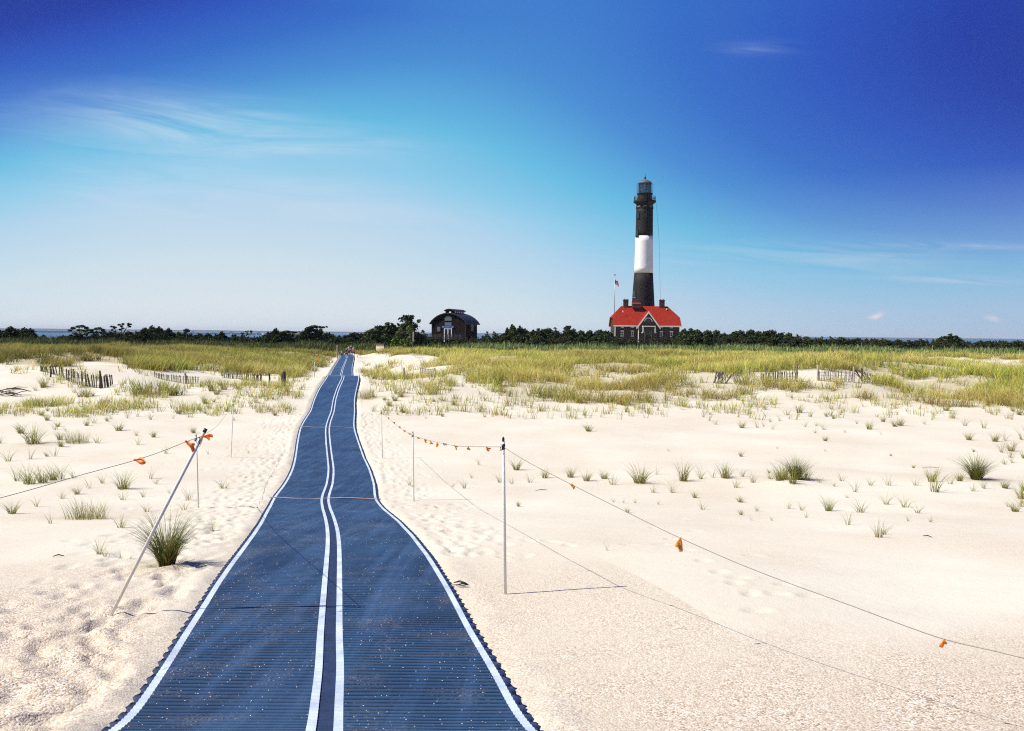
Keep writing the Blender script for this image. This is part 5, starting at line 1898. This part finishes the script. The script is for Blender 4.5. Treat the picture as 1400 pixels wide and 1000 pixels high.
fence('sand_fence', 'few leaning pale slats between the slat heap and the knoll fence', [(1004, 523, 10), (1012, 523, 12), (1019, 524, 9)], 9, (-0.45, 0.4), 0.05, 'palewood', [(1023.6, 502, 520, 0.06)], seed=9, wires=False)
fence('sand_fence', 'small pale sand fence panel on the sand right of the mat crest', [(575, 511, 8), (583, 512, 8.5), (594, 512.5, 8)], 20, (0.05, 0.2), 0.05, 'palewood', [(574.6, 502.5, 513, 0.05), (594.7, 503.5, 517, 0.05)], seed=10)
fence('sand_fence', 'faint grey fence showing through grass below the house', [(900, 499, 6), (915, 500, 7), (932, 500, 6)], 20, (0.0, 0.2), 0.05, 'weathered', [(899, 493, 501, 0.08)], seed=12)


def stake(px_, pt, pb, label, rad_=0.05, mat='weathered', lean=0.02, name='wooden_stake', Y=None):
    P = hit(px_, pb) if Y is None else at(px_, pb, Y)
    if Y is not None:
        P[2] = float(ter(P[0], Y))
    hm = (pb-pt)*P[1]/FPX
    q = MB().tube([(0, 0, -0.3), (lean*hm*.5, 0, hm*0.5), (lean*hm, 0, hm-0.04), (lean*hm, 0, hm)], [rad_, rad_*.97, rad_*0.95, rad_*0.7], 8)
    o = q.build(name, MAT[mat], None, False)
    o.location = tuple(P)
    props(o, label, 'stake')
    return o


stake(389, 508, 528.5, 'thick dark stump post between the left fence and the mat', 0.11, 'darkwood', -0.03)
stake(385.5, 511, 525.5, 'short dark broken stump beside the thick stump post', 0.09, 'darkwood', 0.05)
stake(552, 503, 519, 'lone grey stake on the sand right of the mat crest', 0.05, 'weathered')
stake(694, 500, 508, 'dark short stake in the right grass field nearest the arched building', 0.09, 'darkwood')
stake(953, 495, 506, 'grey stake in the grass left of the slat heap', 0.08, 'weathered')
stake(973, 496, 508, 'pale grey stake leaning over the slat heap', 0.07, 'palewood')
stake(1234, 504, 516, 'grey stake standing alone right of the collapsed slats', 0.06, 'weathered')
stake(1152.5, 479, 487.5, 'white marker post in the grass, the left one of two', 0.12, 'palewood', 0.0, 'marker_post', 118)
stake(1194, 479.5, 486.5, 'white marker post in the grass, the right one of two', 0.12, 'palewood', 0.0, 'marker_post', 125)
stake(461, 469, 487, 'pale square-headed post at the left of the far end of the mat', 0.10, 'palewood', 0.0, 'marker_post', 132)
stake(439.5, 472, 479, 'grey stub post near the trees left of the far mat end', 0.10, 'weathered', 0.0, 'marker_post', 150)

# ------------------------------------------------------------------ rope line: conduit stakes, cord, orange ribbons
EXTRA_P = {}


def conduit(px_, pt, pb, label, r_=0.017, lean_px=0.0, cap=True, name='rope_stake', spot=None):
    P = hit(px_, pb) if spot is None else np.array([spot[0], spot[1], float(ter(spot[0], spot[1]))])
    hm = (pb-pt)*P[1]/FPX if spot is None else 1.45
    lx = lean_px*P[1]/FPX
    o = thing(name, label, 'stake', P)
    MB().tube([(-0.15*lx/hm*1.5, 0, -0.25), (lx*0.5, 0, hm*0.5), (lx, 0, hm)], r_, 12).build('rod', MAT['pole'], o, True)
    if not cap:
        d_ = Vector((lx, 0, hm)).normalized()
        t0 = Vector((lx, 0, hm))
        MB().tube([t0-d_*0.02, t0+d_*0.012], r_*1.12, 10).build('end_cap', MAT['blackcap'], o, True)
        MB().tube([t0-d_*0.13+Vector((-0.02, -0.02, 0.02)), t0-d_*0.10+Vector((-0.026, -0.02, 0.02)), t0-d_*0.085+Vector((0.0, -0.022, 0.015)), t0-d_*0.12+Vector((0.016, -0.02, -0.01))], 0.005, 6).build('rope_knot', MAT['blackcap'], o, True)
    if cap:
        c_ = MB()
        d_ = Vector((lx, 0, hm)).normalized()
        t0 = Vector((lx, 0, hm))
        c_.tube([t0-d_*0.075, t0-d_*0.02], r_*1.25, 10)
        c_.tube([t0-d_*0.005, t0+d_*0.03, t0+d_*0.045], [r_*0.9, r_*0.9, r_*.5], 10)
        c_.tube([t0-d_*0.05+Vector((-0.026, -0.02, 0)), t0-d_*0.05+Vector((-0.03, -0.02, -0.03)), t0-d_*0.03+Vector((-0.012, -0.03, -0.045))], 0.006, 6)
        c_.build('clip', MAT['blackcap'], o, True)
    EXTRA_P[label] = (P+np.array([lx, 0, hm-0.05]))
    return o, P, P+np.array([lx, 0, hm-0.05])


_, b1, t1 = conduit(691, 601, 812.5, 'nearest upright grey rope stake with black clip, right of the mat', 0.0138, -5)
_, b2, t2 = conduit(566, 592, 684, 'thin grey stake second along the right rope', 0.013, -2)
_, b3, t3 = conduit(523, 562.5, 627, 'thin grey stake farthest along the ribboned right rope', 0.013, -2)
_, b4, t4 = conduit(152, 583, 838, 'long grey stake leaning steeply right beside the big dark grass clump', 0.0140, 131, False)
_, b5, t5 = conduit(271.5, 596, 695, 'thin upright stake just right of the leaning stake top', 0.013, -3)
_, b6, t6 = conduit(316, 551, 626, 'faint thin stake third along the left rope', 0.012, 3)
_, b7, t7 = conduit(350, 541, 566, 'very small stake far along the left rope with orange ribbon', 0.014, 0)
_, b8, t8 = conduit(430, 493, 516, 'small pale stake with orange ribbons in the dune grass left of the mat', 0.025, 0)

def rope(label, pts, r_, name='rope'):
    P0 = Vector(pts[0])
    # smooth the run
    ts = np.linspace(0, 1, len(pts))
    fx_ = [pchip(ts, [p[i] for p in pts]) for i in range(3)]
    tt = np.linspace(0, 1, 60)
    pp = [Vector((float(fx_[0](v)), float(fx_[1](v)), float(fx_[2](v))))-P0 for v in tt]
    o = MB().tube(pp, r_, 6).build(name, MAT['rope'], None, True)
    o.location = P0
    props(o, label, 'rope')
    return o


def invd(px_, pxa, da, pxb, db):
    f = (px_-pxa)/(pxb-pxa)
    return 1.0/((1-f)/da+f/db)


dR = lambda px_: invd(px_, 687, t1[1], 1366, 4.5)
R1 = [t1]+[at(a, b_, dR(a)) for a, b_ in ((720, 631), (780, 662), (850, 697), (928, 735), (1040, 783), (1160, 827), (1290, 874), (1366, 892), (1500, 925), (1600, 948))]
conduit(0, 0, 0, 'grey rope stake standing outside the right edge', 0.0138, spot=R1[-1]+np.array([0.02, 0, 0]))
rope('thin grey cord running from the nearest upright stake to the lower right', R1, 0.0026)
dL = lambda px_: invd(px_, 278, t4[1], 34, 5.6)
R2 = [at(278, 596, t4[1])]+[at(a, b_, dL(a)) for a, b_ in ((255, 604), (225, 616), (190, 628), (110, 650), (34, 672), (-60, 697), (-250, 747), (-480, 806))]
conduit(0, 0, 0, 'grey rope stake standing outside the left edge', 0.0138, spot=R2[-1]-np.array([0.02, 0, 0]))
rope('thin grey cord running from the leaning stake to the left edge', R2, 0.0024)
d21 = lambda px_: invd(px_, 564, t2[1], 686, t1[1])
R3 = [t2]+[at(a, b_, d21(a)) for a, b_ in ((580, 600.5), (597, 605), (625, 610), (655, 611))]+[t1]
rope('ribboned cord sagging between the second and the nearest right stake', R3, 0.0035)
d32 = lambda px_: invd(px_, 521, t3[1], 564, t2[1])
R4 = [t3]+[at(a, b_, d32(a)) for a, b_ in ((530, 571), (538, 578), (551, 588))]+[t2]
rope('short faint cord between the two far right stakes', R4, 0.004)
rope('faint cord between the leaning stake and the thin upright stake behind it', [at(280, 592, t4[1]), (t4+t5)/2-np.array([0, 0, .12]), t5], 0.0035)
rope('faint cord between the second and third left stakes', [t5, (t5+t6)/2-np.array([0, 0, .15]), t6], 0.0035)

RB = {}


def ribbon_mesh(seed, mat, ln=0.13, w=0.026, spread=0.35):
    w, spread = w*0.95, max(0.20, min(spread, 0.3))
    """two tails of flagging tape and a knot, hanging from the origin"""
    r = np.random.default_rng(seed)
    co_, fs = [], []
    for sg in (-1, 1):
        n = 9
        L2 = ln*r.uniform(0.62, 1.15)
        ph = r.uniform(0, 6)
        a = sg*spread*r.uniform(0.5, 1.3)
        b0 = len(co_)
        for i in range(n):
            tt_ = i/(n-1)
            x_ = math.sin(a)*L2*tt_+0.012*math.sin(5*tt_+ph)*tt_
            z_ = -math.cos(a)*L2*tt_
            y_ = 0.02*math.sin(4*tt_+ph)*tt_-0.004
            ww = w*(0.22+0.78*min(1, tt_*1.4)**0.8)*(1.0 if i < n-1 else 0.7)/2
            tw = 0.35*math.sin(2.5*tt_+ph)
            for s2 in (-1, 1):
                co_.append((x_+s2*ww*math.cos(tw)*math.cos(a), y_+s2*ww*math.sin(tw), z_+s2*ww*math.cos(tw)*math.sin(a)))
        fs += [(b0+2*i, b0+2*i+1, b0+2*i+3, b0+2*i+2) for i in range(n-1)]
    q = MB()
    q.v, q.f = co_, fs
    q.lathe([(0.004, -0.014), (0.010, -0.008), (0.011, 0.004), (0.004, 0.010)], 8)
    o = q.build('flag_ribbon', MAT[mat], None, True)
    sm = o.modifiers.new('thickness', 'SOLIDIFY')
    sm.thickness = 0.0008
    return o


def ribbon(P, sc, label, mat='orange', seed=1, rz=0.0, tilt=0.0, group=None, ln=0.13, w=0.026, spread=0.35):
    o = ribbon_mesh(seed, mat, ln, w, spread)
    o.location = tuple(float(v) for v in P)
    o.scale = (sc*0.85, sc*0.85, sc*0.85)
    o.rotation_euler = (0, tilt, rz)
    props(o, label, 'ribbon', group)
    return o


ribbon(at(930, 736, dR(930)), 1.0, 'amber ribbon tied in a loop on the right cord', 'amber', 3, 0, 0.1, ln=0.125, w=0.042, spread=0.25)
ribbon(at(1291, 874.5, dR(1291)), 0.55, 'small bright orange ribbon on the right cord nearest the camera', 'orange', 4, 0, 0.1, ln=0.10, w=0.05, spread=0.35)
ribbon(at(780, 662, dR(780)), 0.6, 'small amber ribbon on the right cord nearest the upright stake', 'amber', 5, 0, -0.9, ln=0.10, w=0.05, spread=0.2)
ribbon(at(184, 629, dL(184)), 0.95, 'orange ribbon blowing right on the left cord', 'orange', 6, 0, -1.45, ln=0.125, w=0.036, spread=0.16)
ribbon(at(254, 603.5, dL(254)), 1.0, 'orange ribbon hanging diagonally left of the leaning stake', 'orange', 7, 0, -0.95, ln=0.13, w=0.04, spread=0.1)
ribbon(at(277, 597, t4[1]-0.03), 0.9, 'orange ribbon blowing right from the leaning stake', 'orange', 8, 0, -1.5, ln=0.11, w=0.04, spread=0.15)
fl_px = [(570, 597.5), (580, 600.5), (588, 602.5), (597.5, 605)]
for i, (a, b_) in enumerate(fl_px):
    ribbon(at(a, b_, d21(a)), 0.75, 'tiny orange ribbon on the sagging cord close to the second right stake', 'amber', 20+i, 0, -0.9+0.3*i, 'tiny ribbons by the second right stake', ln=0.13, w=0.05, spread=0.2)
for i, (a, b_, lab, tl) in enumerate([(606, 606, 'dark orange ribbon in the middle of the sagging right cord', -0.7), (621, 609, 'forked amber ribbon on the sagging right cord', -0.9), (640, 610.5, 'hanging forked ribbon on the sagging right cord', 0.1), (665, 611.5, 'orange ribbon on the sagging cord closest to the nearest right stake', -0.75)]):
    ribbon(at(a, b_, d21(a)), 0.72, lab, 'orange' if i in (0, 3) else 'amber', 30+i, 0, tl, ln=0.105, w=0.04, spread=0.3)
for i, (a, b_) in enumerate([(530, 571), (537, 577), (545, 583), (551, 588), (558.5, 592)]):
    ribbon(at(a, b_, d32(a)), 0.7, 'tiny orange ribbon on the far cord right of the mat', 'amber', 40+i, 0, -0.9, 'tiny ribbons on the far right cord', ln=0.12, w=0.06, spread=0.15)
ribbon(t8, 1.1, 'orange ribbon fluttering on the small pale stake in the dune grass', 'orange', 50, 0, -1.9, ln=0.35, w=0.09, spread=0.3)
ribbon(t7, 1.0, 'orange ribbon on the very small stake in the left sand', 'orange', 51, 0, -0.4, ln=0.10, w=0.06)

# orange tape leaning at the end of the mat
OP = at(489, 484, 138)
OP[2] = float(ter(OP[0], 138))
ob = thing('orange_barrier', 'orange slanting barrier strip right of the people at the mat end', 'barrier', OP)
MB().tube([(-0.15, 0, -0.1), (0.25, 0, 0.75), (0.5, 0, 1.15)], [0.05, 0.06, 0.09], 6).build('strip', MAT['orange'], ob)
MB().tube([(0.52, 0.02, -0.2), (0.5, 0.02, 1.2)], 0.03, 6).build('stake', MAT['weathered'], ob)

# weathered branches heaped at the left edge
BP = hit(16, 541)
bq = MB()
brr = random.Random(4)
for i in range(16):
    a = brr.uniform(-0.5, 0.6)
    L3 = brr.uniform(0.5, 1.3)
    x0_, z0b, y0b = brr.uniform(-0.9, 0.1), brr.uniform(0.0, 0.75), brr.uniform(-0.3, 0.3)
    bq.tube([(x0_, y0b, z0b*0.6), (x0_+L3*0.5, y0b+brr.uniform(-.1, .1), z0b*0.6+L3*0.25*a+0.08), (x0_+L3, y0b+brr.uniform(-.2, .2), max(-0.02, z0b*0.6+L3*0.5*a))], [0.03, 0.022, 0.008], 5)
o = bq.build('brush_pile', MAT['darkwood'], None, True)
o.location = tuple(BP)
props(o, 'heap of dark weathered branches at the left edge below the sand fence', 'brush pile')
# driftwood twig and dark wrack
tw = hit(632, 802)
tq = MB()
tq.tube([(-0.09, 0.05, 0.01), (-0.03, 0.02, 0.035), (0.03, 0.0, 0.02), (0.07, -0.02, 0.005)], [0.004, 0.011, 0.010, 0.003], 6)
tq.tube([(-0.06, -0.02, 0.004), (0.0, -0.01, 0.022), (0.05, -0.035, 0.012)], [0.004, 0.009, 0.003], 6)
tq.tube([(-0.12, -0.01, 0.004), (-0.05, -0.025, 0.012), (0.04, -0.04, 0.006)], [0.003, 0.006, 0.003], 5)
o = tq.build('seaweed_scrap', MAT['blackcap'], None, True)
o.location = tuple(tw+np.array([0, 0, 0.012]))
props(o, 'curled black seaweed scrap on the sand by the right edge of the mat', 'seaweed')
for px_, py_, ln, an, lab in [(740, 671, 0.3, 0.35, 'pale broken reed stick lying on smooth sand right of the nearest stake'), (1272, 640, 0.5, -0.1, 'dark driftwood twig left of the bushy clump on the right'), (80, 762, 0.12, 0.2, 'short dark twig on the left foreground sand'), (1268, 735, 0.13, -0.7, 'bent dark twig right of the frontmost sprig')]:
    P = hit(px_, py_)
    o = MB().tube([(-ln/2*math.cos(an), -ln/2*math.sin(an), 0.012), (0, 0, 0.03), (ln/2*math.cos(an), ln/2*math.sin(an), 0.012)], [0.005, 0.008, 0.004], 6).build('driftwood_twig', MAT['darkwood'], None, True)
    o.location = tuple(P)
    props(o, lab, 'twig')

# ------------------------------------------------------------------ people at the far end of the mat


def skin_body(name, verts, edges, radii, mat, parent, sub=2):
    me = bpy.data.meshes.new(name)
    me.from_pydata(verts, edges, [])
    o = bpy.data.objects.new(name, me)
    COL.objects.link(o)
    sm_ = o.modifiers.new('skin', 'SKIN')
    for i, r_ in enumerate(radii):
        me.skin_vertices[0].data[i].radius = (r_, r_)
        me.skin_vertices[0].data[i].use_root = i == 0
    ss_ = o.modifiers.new('sub', 'SUBSURF')
    ss_.levels = ss_.render_levels = sub
    dg = bpy.context.evaluated_depsgraph_get()
    nm = bpy.data.meshes.new_from_object(o.evaluated_get(dg))
    bpy.data.objects.remove(o)
    nm.materials.clear()
    nm.materials.append(mat)
    for p in nm.polygons:
        p.use_smooth = True
    o = bpy.data.objects.new(name, nm)
    COL.objects.link(o)
    o.parent = parent
    return o


mskin = mat_basic('skin', (0.50, 0.29, 0.19), 0.55, 0.08)
PMAT = {n_: mat_basic(n_+'_cloth', c_, 0.8, 0.15) for n_, c_ in (('black', (0.02, 0.02, 0.024)), ('navy', (0.03, 0.035, 0.09)), ('pink', (0.50, 0.24, 0.25)), ('white', (0.62, 0.60, 0.57)), ('maroon', (0.12, 0.03, 0.045)), ('coral', (0.55, 0.20, 0.13)))}
MHAIR = {n_: mat_basic(n_+'_hair', c_, 0.6, 0.2) for n_, c_ in (('brown', (0.05, 0.028, 0.016)), ('blond', (0.40, 0.26, 0.12)))}


def person(px_, pyfoot, Y, H, label, top, bottom, hair, stride=0.16, rz=0.0, sleeve=True, shorts=0.32, longhair=False, armout=0.0):
    P = at(px_, pyfoot, Y)
    z = float(pZ(Y))+0.045 if abs(P[0]-float(matX(Y))) < 1.25 else float(ter(P[0], Y))+0.005
    root = thing('person', label, 'person', (P[0], Y, z), rz)
    s = H/1.70
    V, E, Rr = [], [], []

    def add(v, r_, par=None):
        V.append(tuple(c*s for c in v))
        Rr.append(r_*s)
        if par is not None:
            E.append((par, len(V)-1))
        return len(V)-1
    # person walks along +y (away); x is to the right
    pel = add((0, 0, 0.92), 0.135)
    wai = add((0, 0.01, 1.08), 0.115, pel)
    che = add((0, 0.0, 1.27), 0.140, wai)
    nb__ = add((0, -0.01, 1.41), 0.085, che)
    nk = add((0, 0.0, 1.475), 0.052, nb__)
    hd = add((0, 0.02, 1.55), 0.082, nk)
    hd2 = add((0, 0.02, 1.62), 0.086, hd)
    add((0, 0.02, 1.665), 0.055, hd2)
    nose = add((0, 0.115, 1.565), 0.016, hd)
    for sg in (-1, 1):
        add((sg*0.088, 0.01, 1.57), 0.014, hd)      # ears
        st_ = sg*stride
        hip = add((sg*0.10, 0.0, 0.86), 0.098, pel)
        kn_ = add((sg*0.10, st_*0.55+0.03, 0.48), 0.062, hip)
        cf = add((sg*0.10, st_*0.75-0.01, 0.34), 0.056, kn_)
        an = add((sg*0.10, st_*1.05-0.02, 0.08), 0.036, cf)
        add((sg*0.11, st_*1.05+0.10, 0.03), 0.034, an)
        sh = add((sg*0.17, 0.0, 1.385), 0.062, nb__)
        el = add((sg*(0.23+armout), -st_*0.5-0.02, 1.12), 0.042, sh)
        wr = add((sg*(0.235+armout*1.3), -st_*1.0+0.06, 0.88), 0.028, el)
        pa = add((sg*(0.235+armout*1.3), -st_*1.05+0.08, 0.82), 0.032, wr)
        for fi in range(4):
            f1_ = add((sg*(0.232+armout*1.3), -st_*1.05+0.055+fi*0.021, 0.765), 0.010, pa)
            add((sg*(0.222+armout*1.3), -st_*1.05+0.057+fi*0.021, (0.712, 0.70, 0.705, 0.725)[fi]), 0.008, f1_)
        t1_ = add((sg*(0.215+armout*1.3), -st_*1.05+0.125, 0.80), 0.011, pa)
        add((sg*(0.21+armout*1.3), -st_*1.05+0.14, 0.76), 0.009, t1_)
    skin_body('body', V, E, Rr, mskin, root, 1)
    # shirt
    V, E, Rr = [], [], []
    a = add((0, 0.0, 0.98), 0.150)
    b_ = add((0, 0.01, 1.10), 0.137, a)
    c_ = add((0, 0, 1.27), 0.158, b_)
    d_ = add((0, -0.01, 1.40), 0.10, c_)
    for sg in (-1, 1):
        sh = add((sg*0.175, 0.0, 1.38), 0.077, d_)
        if sleeve:
            add((sg*(0.212+armout*0.5), -sg*stride*0.25, 1.24), 0.062, sh)
    if top:
        skin_body('shirt', V, E, Rr, PMAT[top], root, 1)
    # shorts or trousers
    V, E, Rr = [], [], []
    a = add((0, 0, 0.97), 0.146)
    b_ = add((0, 0, 0.88), 0.150, a)
    for sg in (-1, 1):
        st_ = sg*stride
        h_ = add((sg*0.10, 0.0, 0.80), 0.112, b_)
        add((sg*0.105, st_*0.5, 0.88-shorts), 0.090, h_)
    skin_body('shorts', V, E, Rr, PMAT[bottom], root, 1)
    # hair
    V, E, Rr = [], [], []
    a = add((0, 0.0, 1.645), 0.088)
    b_ = add((0, -0.045, 1.58), 0.072, a)
    if longhair:
        c_ = add((0, -0.075, 1.48), 0.060, b_)
        add((0, -0.085, 1.36), 0.035, c_)
    skin_body('hair', V, E, Rr, MHAIR[hair], root, 1)
    fc_ = MB()
    for sg in (-1, 1):
        fc_.lathe([(0.004*s, 1.588*s), (0.011*s, 1.594*s), (0.011*s, 1.602*s), (0.004*s, 1.608*s)], 8, (sg*0.034*s, 0.096*s))
    fc_.box((0, 0.098*s, 1.522*s), (0.045*s, 0.012*s, 0.01*s))
    fc_.build('face_features', MHAIR['brown'], root)
    sh_ = MB()
    for sg in (-1, 1):
        sh_.box((sg*0.11*s, (sg*stride*1.05+0.045)*s, 0.015*s), (0.085*s, 0.25*s, 0.03*s))
    sh_.build('sandals', PMAT['black'], root, bevel=0.006)
    return root


person(467.0, 490.3, 133, 1.25, 'short person with bare back and dark shorts, leftmost at the mat end', None, 'black', 'brown', 0.10, 0.0)
person(473.8, 491.0, 131, 1.72, 'person in dark top and dark shorts walking along the middle of the mat', 'black', 'black', 'brown', 0.16, 0.05)
person(476.8, 487.6, 142, 1.72, 'person behind the dark-clothed walker with bare shoulders', None, 'navy', 'brown', 0.14, -0.05, False)
person(483.4, 488.2, 137, 1.72, 'person in pink top and dark skirt-length shorts at the right of the mat end', 'pink', 'navy', 'blond', 0.12, 0.0, True, 0.36, True, 0.06)
person(480.0, 486.2, 147, 1.75, 'fair-haired person farthest down the path between the others', 'navy', 'navy', 'blond', 0.14, 0.0)

# ------------------------------------------------------------------ sea air
hm_ = bpy.data.materials.new('sea_haze')
hm_.use_nodes = True
k = NT(hm_.node_tree)
pv = k.n('ShaderNodeVolumePrincipled')
pv.inputs['Color'].default_value = (0.80, 0.88, 1.0, 1)
pv.inputs['Density'].default_value = 0.00005
pv.inputs['Anisotropy'].default_value = 0.0
k.l(pv.outputs[0], k.n('ShaderNodeOutputMaterial').inputs['Volume'])
hzb = MB().box((0, 7900, 23), (30000, 16300, 68))
ho = hzb.build('haze', hm_)
props(ho, 'thin blue sea haze over the bay', 'haze', kind='stuff')
